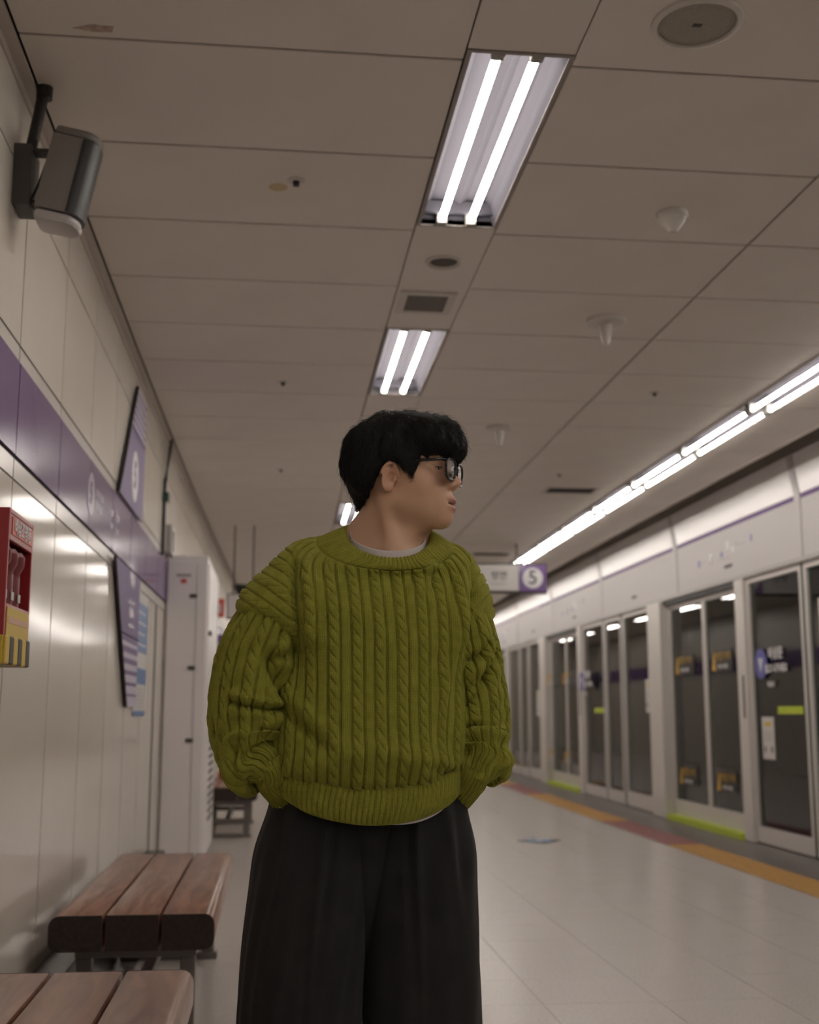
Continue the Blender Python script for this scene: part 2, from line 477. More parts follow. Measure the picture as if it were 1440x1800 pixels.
KP = {}
def pane(parent, y0, y1, z0, z1, x=None):
    x = XD+0.035 if x is None else x
    return MB().box(x, x+0.008, y0, y1, z0, z1).build('glass_pane', M['glass'], parent)
def framed(name, parent, y0, y1, st=0.045, kick=0.13, top=2.21, m='psdframe', x0=XD+0.015, x1=XD+0.06, zb=0.012):
    f = MB()
    f.box(x0, x1, y0, y0+st, zb, top); f.box(x0, x1, y1-st, y1, zb, top)
    f.box(x0, x1, y0+st, y1-st, top-0.05, top)
    o = f.build(name, M[m], parent)
    MB().box(x0, x1, y0+st, y1-st, zb, kick).build('kick_plate', M[m], o)
    gp = pane(o, y0+st, y1-st, kick, top-0.05, (x0+x1)/2)
    xb = (x0+x1)/2+0.009; fr = MB()
    fr.box(xb, xb+0.004, y1-st-0.07, y1-st, kick, top-0.05); fr.box(xb, xb+0.004, y0+st, y0+st+0.025, kick, top-0.05)
    fr.box(xb, xb+0.004, y0+st+0.025, y1-st-0.07, kick, kick+0.06); fr.box(xb, xb+0.004, y0+st+0.025, y1-st-0.07, top-0.13, top-0.05)
    fr.build('glass_border', M['frit'], o)
    return o
def sticker_warn(parent, yc, zc, x, s=1.0):
    """amber triangle and lettering on a grey film"""
    MB().box(x-0.0006, x, yc-0.23*s, yc+0.21*s, zc-0.1*s, zc+0.11*s).build('sticker_film', M['smokeglass'], parent)
    tri = [(yc+0.2*s, zc-0.085*s), (yc+0.105*s, zc-0.085*s), (yc+0.152*s, zc+0.09*s)]
    MB().prism(tri, 'x', x-0.0022, x-0.0008).build('warning_triangle', M['amber'], parent)
    b0 = bend(yc)
    lettering('안전문 주의', 0.085*s, M['amber'], parent, frame_mtx((x-0.001, yc-0.06*s, zc+0.035*s), (0, -1, 0), (0, 0, 1)), 0.0)
    lettering('기대지 마세요', 0.045*s, M['pale'], parent, frame_mtx((x-0.001, yc-0.06*s, zc-0.055*s), (0, -1, 0), (0, 0, 1)), 0.001)

n_door = 0; n_win = 0
base_k = range(-3, 4)
for kk in base_k:
    o0 = PER*kk
    ya = 9.85+o0
    if ya+PER < Y0 or ya > Y1-3: continue
    # thin post, sliding door pair, wide post
    n_door += 1
    if ya > Y0+0.5:
        d = tag(empty('door_%d' % n_door, (0, 0, 0)), 'pair of sliding glass platform screen doors with a lime green sill', kind='structure')
        d['group'] = 'platform screen doors'
        MB().box(XD-0.02, XD+0.12, ya, ya+0.2, 0, FB-0.03).build('thin_post', M['psdframe'], d, bevel=0.008)
        MB().box(XD-0.024, XD-0.019, ya+0.05, ya+0.08, 1.02, 1.38).build('door_indicator', M['vent'], d)
        MB().box(XD-0.05, XD+0.12, ya+2.25, ya+2.7, 0, FB-0.03).build('wide_post', M['psdframe'], d, bevel=0.012)
        MB().box(XD-0.04, XD+0.13, ya+0.2, ya+2.25, 0, 0.05).build('door_sill', M['lime'], d)
        MB().box(XD+0.0, XD+0.11, ya+0.2, ya+2.25, FB-0.075, FB-0.03).build('door_header', M['black'], d)
        for (a, b_) in ((ya+0.2, ya+1.2), (ya+1.21, ya+2.24)):
            lf = framed('door_leaf', d, a, b_, 0.035, 0.20, FB-0.07, 'psdframe', XD+0.05, XD+0.085, 0.052)
            if kk in (-1, 0, 1):
                sticker_warn(lf, (a+b_)/2+0.05, 1.53, XD+0.062)
                sticker_warn(lf, (a+b_)/2+0.05, 0.45, XD+0.062, 0.95)
    # fixed glass panels between the wide post and the next thin post
    for (a, b_, kick) in ((2.7, 3.9, 0.17), (4.0, 4.75, 0.15), (4.8, 5.9, 0.14)):
        if ya+a < Y0+0.3 or ya+b_ > Y1-0.3: continue
        n_win += 1
        w = framed('window_%d' % n_win, None, ya+a, ya+b_, 0.04, kick, FB-0.03)
        tag(w, 'fixed glass screen panel with a white kick plate beside the sliding doors', kind='structure')
        w['group'] = 'fixed platform screen panels'
        # dark gasket line beside the frame
        MB().box(XD+0.02, XD+0.07, ya+b_, ya+b_+0.05 if b_ < 5.5 else ya+b_+0.002, 0.0, FB-0.03).build('gasket', M['gedge'], w)
        if a == 4.8 and kk in (-1, 0):
            yc = ya+5.42; x = XD+0.036; z = 1.46
            MB().prism(circle(yc+0.24, z+0.005, 0.125, 24), 'x', x-0.002, x).build('blue_roundel', M['violet'], w)
            MB().prism([(yc+0.24-0.05, z+0.05), (yc+0.24+0.05, z+0.05), (yc+0.24, z-0.07)], 'x', x-0.003, x-0.0015).build('roundel_arrow', M['pale'], w)
            lettering('비상문', 0.105, M['pale'], w, frame_mtx((x-0.002, yc-0.06, z+0.075), (0, -1, 0), (0, 0, 1)), 0.003)
            lettering('밀고 나가세요', 0.075, M['pale'], w, frame_mtx((x-0.002, yc-0.06, z-0.045), (0, -1, 0), (0, 0, 1)), 0.003)
            lettering('비상시', 0.05, M['pale'], w, frame_mtx((x-0.002, yc+0.05, z-0.17), (0, -1, 0), (0, 0, 1)), 0.002)
            MB().box(x-0.002, x, yc-0.5, yc-0.02, 1.055, 1.115).build('lime_push_bar', M['lime'], w)

def notice(y, z, label, w=0.24, h=0.34):
    n = empty('paper_notice', (XD+0.034+bend(y), y, z)); tag(n, label, 'notice')
    box('sheet', M['paper'], n, -0.003, 0, -w/2, w/2, -h/2, h/2, bent=False)
    box('heading_print', M['yellow'], n, -0.0045, -0.003, -w*0.28, w*0.28, h*0.28, h*0.38, bent=False)
    for i in range(3): box('text_line', M['lgrey'], n, -0.0045, -0.003, -w*0.36, w*0.36, h*(0.12-0.08*i), h*(0.145-0.08*i), bent=False)
    for s in (-1, 1): box('symbol_print', M['grey'], n, -0.0045, -0.003, s*w*0.28-0.02, s*w*0.28+0.02, -h*0.34, -h*0.2, bent=False)
    return n
notice(9.56, 0.86, 'white paper notice with yellow heading on glass under the blue roundel')
notice(12.80, 1.24, 'white paper notice on glass beside the wide post past the first door', 0.26, 0.36)
notice(18.9, 1.2, 'white paper notice on the distant screen panel beyond the second door', 0.3, 0.4)
n = notice(8.27, 1.56, 'tall white framed notice on the glass panel between two steel stiles', 0.46, 0.70)

# ================================================================== LAMPS
def sheet(name, prof, y0, y1, m, parent):
    b = MB(); n = len(prof)
    b.v = [(x, y0, z) for x, z in prof]+[(x, y1, z) for x, z in prof]
    b.f = [(i, i+1, n+i+1, n+i) for i in range(n-1)]
    b.f += [tuple(range(n)), tuple(range(2*n-1, n-1, -1))]      # end plates
    return b.build(name, m, parent)
def make_lamp(name, W, L, tubes, zt, tr_=0.0135):
    r = empty(name, (0, 0, 0))
    f = MB()
    f.box(0, 0.014, 0, L, -0.003, 0.02, bent=False); f.box(W-0.014, W, 0, L, -0.003, 0.02, bent=False)
    f.box(0.014, W-0.014, 0, 0.012, -0.003, 0.02, bent=False); f.box(0.014, W-0.014, L-0.012, L, -0.003, 0.02, bent=False)
    f.build('frame', M['lframe'], r)
    h = 0.085
    prof = [(0.014, 0.0), (0.03, h*0.75), (0.05, h), (W*0.40, h), (W*0.5, h*0.72), (W*0.60, h), (W-0.05, h), (W-0.03, h*0.75), (W-0.014, 0.0)]
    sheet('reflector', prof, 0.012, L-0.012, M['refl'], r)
    for x in tubes:
        t = MB().lathe([(0.004, 0.038), (tr_, 0.042), (tr_, L-0.042), (0.004, L-0.038)], (x, 0, zt), n=12, axis='y').build('tube', M['tube'], r, smooth=True)
        for y in (0.012, L-0.045):
            MB().box(x-0.02, x+0.02, y, y+0.033, min(zt-0.018, -0.002), h, bent=False).build('socket', M['socket'], r, bevel=0.005)
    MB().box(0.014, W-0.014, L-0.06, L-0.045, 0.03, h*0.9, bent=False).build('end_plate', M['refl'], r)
    return r
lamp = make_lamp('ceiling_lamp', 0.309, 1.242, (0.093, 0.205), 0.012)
LAB = {0: 'twin tube ceiling lamp with reflector between the corner loudspeaker and round ceiling speaker',
       1: 'twin tube ceiling lamp next to the square vent in the strip',
       2: 'twin tube ceiling lamp above and behind the man', 3: 'distant twin tube ceiling lamp behind the neck of the man'}
first = True
for i, ly in enumerate(LS):
    o = lamp if first else copy_tree(lamp); first = False
    o.location = (0.507+bend(ly+0.6), ly, ZC); o.rotation_euler = (0, 0, -2*BEND*max(0, ly-4.4))
    k = i-5
    tag(o, LAB.get(k, 'twin tube ceiling lamp in the strip along the platform'), 'lamp', 'lamps in the ceiling strip')
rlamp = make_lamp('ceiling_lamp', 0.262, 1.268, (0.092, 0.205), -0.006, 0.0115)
y = 5.66-1.27*11; first = True
while y < Y1-1.4:
    o = rlamp if first else copy_tree(rlamp); first = False
    o.location = (2.80+bend(y+0.6), y, ZC); o.rotation_euler = (0, 0, -2*BEND*max(0, y-4.4))
    tag(o, 'narrow twin tube lamp in the continuous row above the screen doors', 'lamp', 'lamps in the row by the screen doors')
    y += 1.27

# ================================================================== CEILING FITTINGS
def fitting(name, x, y, label, cat, group=None):
    return tag(empty(name, (x+bend(y), y, ZC)), label, cat, group)
t = fitting('ceiling_speaker', 1.103, 2.87, 'large round beige ceiling speaker with a perforated grille', 'speaker')
MB().lathe([(0.124, 0.002), (0.122, -0.008), (0.108, -0.013), (0.104, -0.008), (0.104, 0.0)], n=48).build('rim', M['offwhite'], t, smooth=True)
MB().lathe([(0.104, -0.003), (0.098, -0.0065), (0.07, -0.0085), (0.02, -0.009), (0.001, -0.009)], n=48).build('grille', mat('speaker_grille', (0.33, 0.30, 0.255), 0.6, noise=(600, 0.35, 1), bump=(700, 0.5)), t, smooth=True)
MB().box(-0.012, 0.012, -0.007, 0.007, -0.0105, -0.008, bent=False).build('badge', M['dgrey'], t)
t = fitting('ventilation_ring', 0.664, 4.68, 'round recessed ceiling outlet with a dark mesh, beside the lamp', 'vent')
MB().lathe([(0.078, 0.001), (0.076, -0.008), (0.066, -0.01), (0.058, -0.002), (0.056, 0.0)], n=40).build('rim', M['offwhite'], t, smooth=True)
MB().lathe([(0.056, -0.001), (0.03, -0.0022), (0.001, -0.0025)], n=32).build('mesh_disc', mat('outlet_mesh', (0.09, 0.08, 0.07), 0.7, noise=(900, 0.5, 1)), t)
t = fitting('square_vent', 0.651, 5.185, 'square louvred ceiling vent between the round outlet and second lamp', 'vent')
f = MB()
for a in ((-0.128, -0.092, -0.145, 0.145), (0.092, 0.128, -0.145, 0.145), (-0.092, 0.092, -0.145, -0.105), (-0.092, 0.092, 0.105, 0.145)):
    f.box(*a, -0.008, 0.0, bent=False)
f.build('frame', M['offwhite'], t, bevel=0.002)
box('recess', M['vent'], t, -0.092, 0.092, -0.105, 0.105, -0.0008, 0.0, bent=False)
for i in range(9):
    b = MB(); y = -0.09+i*0.0225
    b.v = [(-0.092, y-0.004, -0.002), (0.092, y-0.004, -0.002), (0.092, y+0.006, -0.0065), (-0.092, y+0.006, -0.0065)]; b.f = [(0, 1, 2, 3)]
    b.build('slat', M['grey'], t)
t = fitting('smoke_detector', 1.447, 4.10, 'cone shaped cream smoke detector on ceiling near the lamp', 'detector')
MB().lathe([(0.062, 0.0), (0.061, -0.012), (0.055, -0.02)], n=36).build('base', M['offwhite'], t, smooth=True)
MB().lathe([(0.053, -0.018), (0.046, -0.036), (0.022, -0.066), (0.016, -0.074), (0.004, -0.077)], n=36).build('cone', M['offwhite'], t, smooth=True)
for lab, x, y, s in (('white ceiling antenna with round plate and tapered stem near the second lamp', 1.536, 5.34, 1.0),
                     ('faint white ceiling antenna seen beyond the glasses of the man', 1.43, 7.55, 0.95)):
    t = fitting('ceiling_antenna', x, y, lab, 'antenna', 'antennas under the ceiling')
    MB().lathe([(0.094*s, 0.0), (0.094*s, -0.008), (0.088*s, -0.016), (0.04*s, -0.024)], n=36).build('plate', M['offwhite'], t, smooth=True)
    MB().lathe([(0.034*s, -0.02), (0.028*s, -0.045), (0.024*s, -0.085), (0.016*s, -0.118), (0.006*s, -0.126)], n=24).build('stem', M['offwhite'], t, smooth=True)
for lab, x, y in (('small white sprinkler rosette with dark centre on the left ceiling panels', 0.041, 3.97),
                  ('small sprinkler rosette further along the left ceiling panels', 0.011, 6.60),
                  ('distant sprinkler rosette on the left ceiling panels', 0.0, 9.10),
                  ('small dark sprinkler between the long joint and the lamp row', 2.176, 6.59),
                  ('small dark sprinkler beside the slot diffuser', 2.18, 9.05)):
    t = fitting('sprinkler', x, y, lab, 'sprinkler', 'sprinklers in the ceiling')
    big = x < 1
    MB().lathe([(0.032, 0.0), (0.03, -0.004), (0.018, -0.007), (0.013, -0.006)], n=24).build('rosette', M['offwhite'] if big else M['ctrim'], t, smooth=True)
    MB().lathe([(0.0125, -0.005), (0.011, -0.014), (0.004, -0.018), (0.012, -0.019), (0.012, -0.0205)], n=14).build('nozzle', M['black'], t)
for lab, x, y, w in (('dark slot diffuser in the ceiling between the long joint and lamp row', 2.43, 9.72, 0.40), ('distant dark slot diffuser above the hanging number sign', 2.45, 13.9, 0.42)):
    t = fitting('slot_diffuser', x, y, lab, 'vent', 'slot diffusers')
    f = MB()
    for a in ((-w/2-0.03, -w/2, -0.15, 0.15), (w/2, w/2+0.03, -0.15, 0.15), (-w/2, w/2, -0.15, -0.11), (-w/2, w/2, 0.11, 0.15)): f.box(*a, -0.006, 0, bent=False)
    f.build('frame', M['ctrim'], t)
    box('recess', M['vent'], t, -w/2, w/2, -0.11, 0.11, -0.001, 0.0, bent=False)
    for i in range(4): box('blade', M['dgrey'], t, -w/2, w/2, -0.085+0.05*i, -0.075+0.05*i, -0.006, -0.001, bent=False)
# long joint trim beside x = 1.85
# ================================================================== LOUDSPEAKER ON THE WALL
t = tag(empty('wall_loudspeaker', (XW, 3.42, 2.62)), 'grey wall loudspeaker with dark front on a bracket high in corner', 'speaker')
box('bracket_plate', M['dgrey'], t, 0.0, 0.05, -0.075, 0.045, -0.10, 0.085, bevel=0.003, bent=False)
MB().tube([(0.03, -0.01, 0.07), (0.062, 0.0, 0.30)], 0.017, 12).build('conduit', M['black'], t, smooth=True)
MB().lathe([(0.024, -0.02), (0.024, 0.02)], (0.062, 0, 0.285), n=14).build('conduit_collar', M['black'], t)
for z in (-0.085, 0.075): MB().box(0.04, 0.12, -0.055, -0.01, z-0.005, z+0.005, bent=False).build('bracket_arm', M['dgrey'], t)
MB().tube([(0.05, -0.06, -0.09), (0.075, -0.075, -0.04), (0.09, -0.07, 0.02), (0.125, -0.06, 0.05)], 0.004, 6).build('cable', M['black'], t, smooth=True)
tilt = Matrix.Translation((0.172, -0.045, -0.02)) @ Matrix.Rotation(R(11), 4, 'Y')
pr = rrect(-0.085, 0.06, -0.06, 0.06, 0.012, 3)
def spk(name, pts, z0, z1, m, bevel=0.0):
    b = MB().prism(pts, 'z', z0, z1); b.xf(tilt); return b.build(name, m, t, bevel=bevel, smooth=True)
front = [(-0.080, -0.062), (0.015, -0.062), (0.036, -0.05), (0.048, -0.025), (0.051, 0), (0.048, 0.025), (0.036, 0.05), (0.015, 0.062), (-0.080, 0.062)]
spk('body', front, -0.115, 0.115, M['grey'])
spk('top_cap', front, 0.116, 0.145, M['grey'], 0.014)
spk('bottom_cap', front, -0.15, -0.116, M['lgrey'], 0.016)
g = [(0.008, -0.064), (0.020, -0.063), (0.038, -0.052), (0.051, -0.026), (0.054, 0), (0.051, 0.026), (0.038, 0.052), (0.020, 0.063), (0.008, 0.064), (0.006, 0.05), (0.006, -0.05)]
spk('front_grille', g, -0.114, 0.114, M['black'])

# ================================================================== EMERGENCY TORCH CABINET
t = tag(empty('torch_cabinet', (XW, 2.87, 1.20)), 'red wall cabinet holding emergency torches with striped yellow base', 'cabinet')
D_, L_, H_ = 0.15, 0.285, 0.355
f = MB()
f.box(0, 0.012, 0, L_, 0, H_, bent=False); f.box(0.012, D_, 0, 0.012, 0.02, H_, bent=False); f.box(0.012, D_, L_-0.012, L_, 0.02, H_, bent=False)
f.box(0.012, D_, 0.012, L_-0.012, H_-0.012, H_, bent=False); f.box(0.012, D_, 0.012, L_-0.012, 0.0, 0.012, bent=False)
f.box(D_-0.012, D_, 0.012, L_-0.012, H_-0.075, H_-0.012, bent=False); f.box(D_-0.012, D_, 0.012, L_-0.012, 0.012, 0.13, bent=False)
f.build('case', M['red'], t, bevel=0.002)
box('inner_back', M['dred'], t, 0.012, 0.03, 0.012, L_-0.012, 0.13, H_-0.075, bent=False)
for i, yy in enumerate((0.042, 0.118, 0.194)):
    MB().lathe([(0.024, 0.125), (0.024, 0.205), (0.023, 0.215), (0.033, 0.235), (0.034, 0.258), (0.026, 0.270), (0.004, 0.272)], (0.116, yy, 0), n=20).build('torch', M['torch'], t, smooth=True)
    box('torch_tag', M['paper'], t, 0.139, 0.1415, yy-0.012, yy+0.012, 0.145, 0.165, bent=False)
box('front_label', M['yellow'], t, D_, D_+0.002, 0.02, L_-0.02, 0.055, 0.122, bent=False)
box('label_stripe', M['peach'], t, D_+0.002, D_+0.003, 0.03, L_-0.03, 0.085, 0.10, bent=False)
box('heading_plate', M['redsign'], t, D_, D_+0.002, 0.03, L_-0.02, H_-0.06, H_-0.018, bent=False)
lettering('비상조명등', 0.042, M['pale'], t, frame_mtx((D_+0.003, L_/2, H_-0.04), (0, 1, 0), (0, 0, 1)), 0.001)
box('side_label', M['green'], t, 0.02, D_-0.035, -0.002, 0.0, 0.11, H_-0.05, bent=False)
box('side_label_rim', M['paper'], t, 0.014, D_-0.03, -0.001, 0.0, 0.10, H_-0.04, bent=False)
for i in range(6):
    y = 0.002+i*0.047
    box('base_stripe', M['yellow'] if i % 2 == 0 else M['black'], t, 0.012, D_+0.006, y, y+0.047, -0.012, 0.055, bevel=0.004, bent=False)
for i in range(3):
    x = 0.012+i*0.046
    box('base_stripe', M['black'] if i % 2 else M['yellow'], t, x, x+0.046, -0.006, 0.002, -0.012, 0.055, bevel=0.002, bent=False)

# ================================================================== PENNANT SIGN AND POSTER ON THE WALL
t = tag(empty('station_pennant', (XW+0.010, 6.2, 1.1)), 'tall purple pointed station board with striped ends crossing the wall band', 'sign')
def ledge_y(z):                      # left (near) edge of the board
    zz = [(1.10, 6.36), (1.80, 5.72), (2.12, 5.76), (2.80, 6.36)]
    for (a, ya), (b, yb) in zip(zz, zz[1:]):
        if a <= z <= b: return ya+(yb-ya)*(z-a)/(b-a)
RY = 6.74
def board(name, z0, z1, m, x0=0.002, x1=0.012, inset=0.0):
    pts = [(ledge_y(z0)+inset-6.2, z0-1.1), (RY-inset-6.2, z0-1.1), (RY-inset-6.2, z1-1.1), (ledge_y(z1)+inset-6.2, z1-1.1)]
    return MB().prism(pts, 'x', x0, x1).build(name, m, t)
board('board', 1.10, 1.80, M['lilac']); board('board', 2.12, 2.80, M['lilac'])
board('purple_field', 1.46, 1.80, M['purple2'], 0.012, 0.0135); board('purple_field', 2.12, 2.54, M['purple2'], 0.012, 0.0135)
for i in range(6):
    z = 1.155+i*0.055; board('stripe', z, z+0.012+0.005*i, M['purple2'], 0.012, 0.0135)
    z = 2.765-i*0.042; board('stripe', z-0.010-0.003*i, z, M['purple2'], 0.012, 0.0135)
edge_m = M['groove']  # dark strip stands in for the shadow along the board's near edge
for z0, z1 in ((1.10, 1.80), (2.12, 2.80)):
    pts = [(ledge_y(z0)-0.02-6.2, z0-1.1), (ledge_y(z0)-6.2, z0-1.1), (ledge_y(z1)-6.2, z1-1.1), (ledge_y(z1)-0.02-6.2, z1-1.1)]
    MB().prism(pts, 'x', 0.001, 0.014).build('edge_strip', edge_m, t)
MB().prism(circle(0.12, 1.20, 0.135), 'x', 0.0135, 0.015).build('line_roundel', M['pale'], t)
lettering('5', 0.2, M['purple2'], t, frame_mtx((0.0155, 0.12, 1.20), (0, 1, 0), (0, 0, 1)), 0.004)
for z, w, h in ((0.62, 0.30, 0.075), (0.53, 0.36, 0.02), (0.46, 0.30, 0.05), (0.41, 0.36, 0.015)):
    box('name_print', M['fadewhite'], t, 0.0135, 0.015, 0.14-w/2+0.1, 0.14+w/2, z, z+h, bent=False)
# band lettering: roundel and pale strokes
for yy, kind in ((5.0, 'roundel'), (5.22, 'small'), (5.62, 'glyph'), (5.82, 'glyph')):
    if kind == 'roundel':
        MB().prism(circle(yy, 1.968, 0.09), 'x', XW+0.004, XW+0.006).build('band_roundel', M['fadewhite'], wall_left)
        lettering('5', 0.13, M['purple'], wall_left, frame_mtx((XW+0.0065, yy, 1.968), (0, 1, 0), (0, 0, 1)), 0.003, 'band_lettering')
    elif kind == 'small':
        for z in (2.0, 1.95):
            for q in range(4): MB().box(XW+0.004, XW+0.006, yy-0.07+q*0.05, yy-0.04+q*0.05, z-0.018, z+0.018).build('band_print', M['fadewhite'], wall_left)
    else:
        MB().box(XW+0.004, XW+0.006, yy-0.05, yy-0.03, 1.90, 2.03).build('band_print', M['fadewhite'], wall_left)
        MB().box(XW+0.004, XW+0.006, yy-0.01, yy+0.06, 1.92, 1.945).build('band_print', M['fadewhite'], wall_left)
        MB().box(XW+0.004, XW+0.006, yy-0.01, yy+0.06, 1.98, 2.01).build('band_print', M['fadewhite'], wall_left)
t = tag(empty('wall_poster', (XW, 7.06, 1.05)), 'narrow white poster with blue blocks beside the purple pennant board', 'poster')
box('sheet', M['paper'], t, 0.002, 0.008, -0.32, 0.30, 0.02, 0.70, bent=False)
for z0, z1, mk in ((0.36, 0.64, 'blue'), (0.18, 0.27, 'blue'), (0.0, 0.03, 'blue')): box('blue_block', M[mk], t, 0.008, 0.0095, -0.30, 0.28, z0, z1, bent=False)
for i in range(4): box('text_line', M['pale'], t, 0.0095, 0.0105, -0.24, 0.22-0.08*(i % 2), 0.40+0.06*i, 0.41+0.06*i, bent=False)
for i in range(6): box('text_line', M['lgrey'], t, 0.008, 0.0095, -0.28, 0.24, 0.05+0.02*i, 0.056+0.02*i, bent=False)
# conduit with small device
t = tag(empty('wall_conduit', (XW+bend(8.2), 8.15, 2.1)), 'pale cable conduit running up the wall with a small control box', 'conduit')
MB().tube([(0.012, -0.12, 0.04), (0.012, -0.12, 0.5), (0.02, -0.02, 0.65), (0.03, 0.05, 0.80)], 0.012, 10).build('pipe', M['lgrey'], t, smooth=True)
MB().tube([(0.014, -0.16, 0.0), (0.014, -0.16, 0.5), (0.022, -0.06, 0.65), (0.032, 0.0, 0.82)], 0.011, 8).build('cable', M['black'], t, smooth=True)
box('control_box', M['lgrey'], t, 0, 0.05, 0.06, 0.34, 0.04, 0.24, bevel=0.005, bent=False)
box('control_window', M['gedge'], t, 0.05, 0.053, 0.12, 0.22, 0.06, 0.2, bent=False)
box('junction', M['gedge'], t, 0.0, 0.04, -0.18, -0.08, 0.36, 0.42, bent=False)

# ================================================================== TALL WHITE CABINET
t = tag(empty('tall_cabinet', (XW+bend(9), 8.4, 0)), 'tall white locker cabinet standing against the left wall', 'cabinet')
box('body', M['white'], t, 0.0, 0.285, 0.01, 1.4, 0.06, 2.15, bevel=0.004, bent=False)
box('plinth', M['grey'], t, 0.02, 0.26, 0.03, 1.38, 0.0, 0.06, bent=False)
d = box('door', M['white'], t, 0.012, 0.205, -0.008, 0.009, 0.075, 2.11, bevel=0.003, bent=False)
box('door_edge_strip', M['white'], t, 0.21, 0.282, -0.006, 0.009, 0.075, 2.11, bevel=0.003, bent=False)
for z in (0.10, 0.88, 1.37, 1.865):
    h = box('hinge', M['dgrey'], d, 0.165, 0.215, -0.02, -0.008, z-0.012, z+0.014, bevel=0.003, bent=False)
box('emblem', M['redsign'], d, 0.10, 0.14, -0.0095, -0.008, 1.955, 1.985, bent=False)
box('emblem_text', M['lgrey'], d, 0.07, 0.17, -0.0095, -0.008, 2.0, 2.02, bent=False)
box('side_door', M['white'], t, 0.284, 0.296, 0.05, 1.36, 1.02, 2.1, bevel=0.003, bent=False)
box('side_door', M['white'], t, 0.284, 0.296, 0.05, 1.36, 0.08, 1.0, bevel=0.003, bent=False)
box('side_handle', M['dgrey'], t, 0.296, 0.315, 0.08, 0.16, 1.60, 1.63, bent=False)
for i in range(12): box('vent_slot', M['dgrey'], t, 0.296, 0.30, 0.55, 1.15, 0.30+0.055*i, 0.322+0.055*i, bent=False)
# dark recess line beside it
tag(box('trim_5', M['black'], None, XW-0.003, XW+0.003, 7.80, 7.875, 0.0, 1.752), 'dark open joint between the wall panels and the service recess', kind='structure')

# ================================================================== HANGING SIGNS
t = tag(empty('hanging_sign', (2.3+bend(13), 13.0, ZC)), 'hanging white direction sign with number 5 in a purple square', 'sign')
box('sign_box', M['paper'], t, -1.1, 0.30, -0.06, 0.06, -0.535, -0.245, bevel=0.006, bent=False)
box('sign_rim', M['vent'], t, -1.11, 0.62, -0.05, 0.05, -0.555, -0.225, bent=False)
box('purple_square', M['purple'], t, 0.30, 0.61, -0.065, 0.06, -0.54, -0.24, bent=False)
MB().prism(circle(0.455, -0.39, 0.115), 'y', -0.068, -0.064).build('number_disc', M['pale'], t)
lettering('5', 0.22, M['ink'], t, frame_mtx((0.455, -0.069, -0.39), (1, 0, 0), (0, 0, 1)), 0.002)
lettering('방면', 0.10, M['ink'], t, frame_mtx((0.08, -0.061, -0.37), (1, 0, 0), (0, 0, 1)), 0.001)
box('small_print', M['lgrey'], t, -0.02, 0.16, -0.062, -0.06, -0.46, -0.45, bent=False)
for x in (0.28, -0.8): MB().box(x, x+0.016, -0.008, 0.008, -0.23, 0.0, bent=False).build('hanger_rod', M['vent'], t)
t = tag(empty('accessible_sign', (-0.53+bend(12), 12.0, ZC)), 'small hanging white sign with a black wheelchair symbol', 'sign')
box('sign_box', M['paper'], t, 0, 0.30, -0.04, 0.04, -0.93, -0.70, bevel=0.005, bent=False)
box('sign_rim', M['vent'], t, -0.01, 0.31, -0.03, 0.05, -0.94, -0.69, bent=False)
w = MB()
w.prism(circle(0.15, -0.745, 0.018, 14), 'y', -0.043, -0.04); w.prism([(0.135, -0.77), (0.165, -0.77), (0.165, -0.83), (0.21, -0.83), (0.225, -0.89), (0.20, -0.89), (0.19, -0.85), (0.135, -0.85)], 'y', -0.043, -0.04)
for i in range(16):
    a0, a1 = R(100+i*15), R(115+i*15)
    w.prism([(0.15+0.055*math.cos(a0), -0.855+0.055*math.sin(a0)), (0.15+0.055*math.cos(a1), -0.855+0.055*math.sin(a1)), (0.15+0.042*math.cos(a1), -0.855+0.042*math.sin(a1)), (0.15+0.042*math.cos(a0), -0.855+0.042*math.sin(a0))], 'y', -0.043, -0.04)
w.build('wheelchair_symbol', M['ink'], t)
for x in (0.05, 0.24): MB().box(x, x+0.014, -0.007, 0.007, -0.70, 0.0, bent=False).build('hanger_rod', M['vent'], t)
MB().lathe([(0.075, 0), (0.07, -0.05), (0.045, -0.085), (0.005, -0.095)], (0.14, 0.0, -0.60), n=24).build('camera_dome', M['black'], t, smooth=True)
t = tag(empty('extinguisher_sign', (-0.64+bend(12), 11.9, 2.0)), 'small red fire sign fixed beside the wheelchair sign', 'sign')
box('plate', M['redsign'], t, 0, 0.085, -0.006, 0.006, -0.01, 0.17, bent=False)
MB().prism([(0.03, 0.03), (0.055, 0.03), (0.055, 0.11), (0.0425, 0.13), (0.03, 0.11)], 'y', -0.008, -0.006).build('pictogram', M['pale'], t)
MB().box(-0.13, 0.0, -0.004, 0.004, 0.07, 0.085, bent=False).build('sign_arm', M['vent'], t)
t = tag(empty('purple_board', (XW+bend(12.6), 12.6, 1.5)), 'purple notice board on the wall beyond the white locker', 'sign')
box('board', M['purple2'], t, 0, 0.30, 0, 0.06, -0.05, 0.36, bent=False)
box('board_print', M['fadewhite'], t, 0.06, 0.26, -0.003, 0, 0.12, 0.28, bent=False)

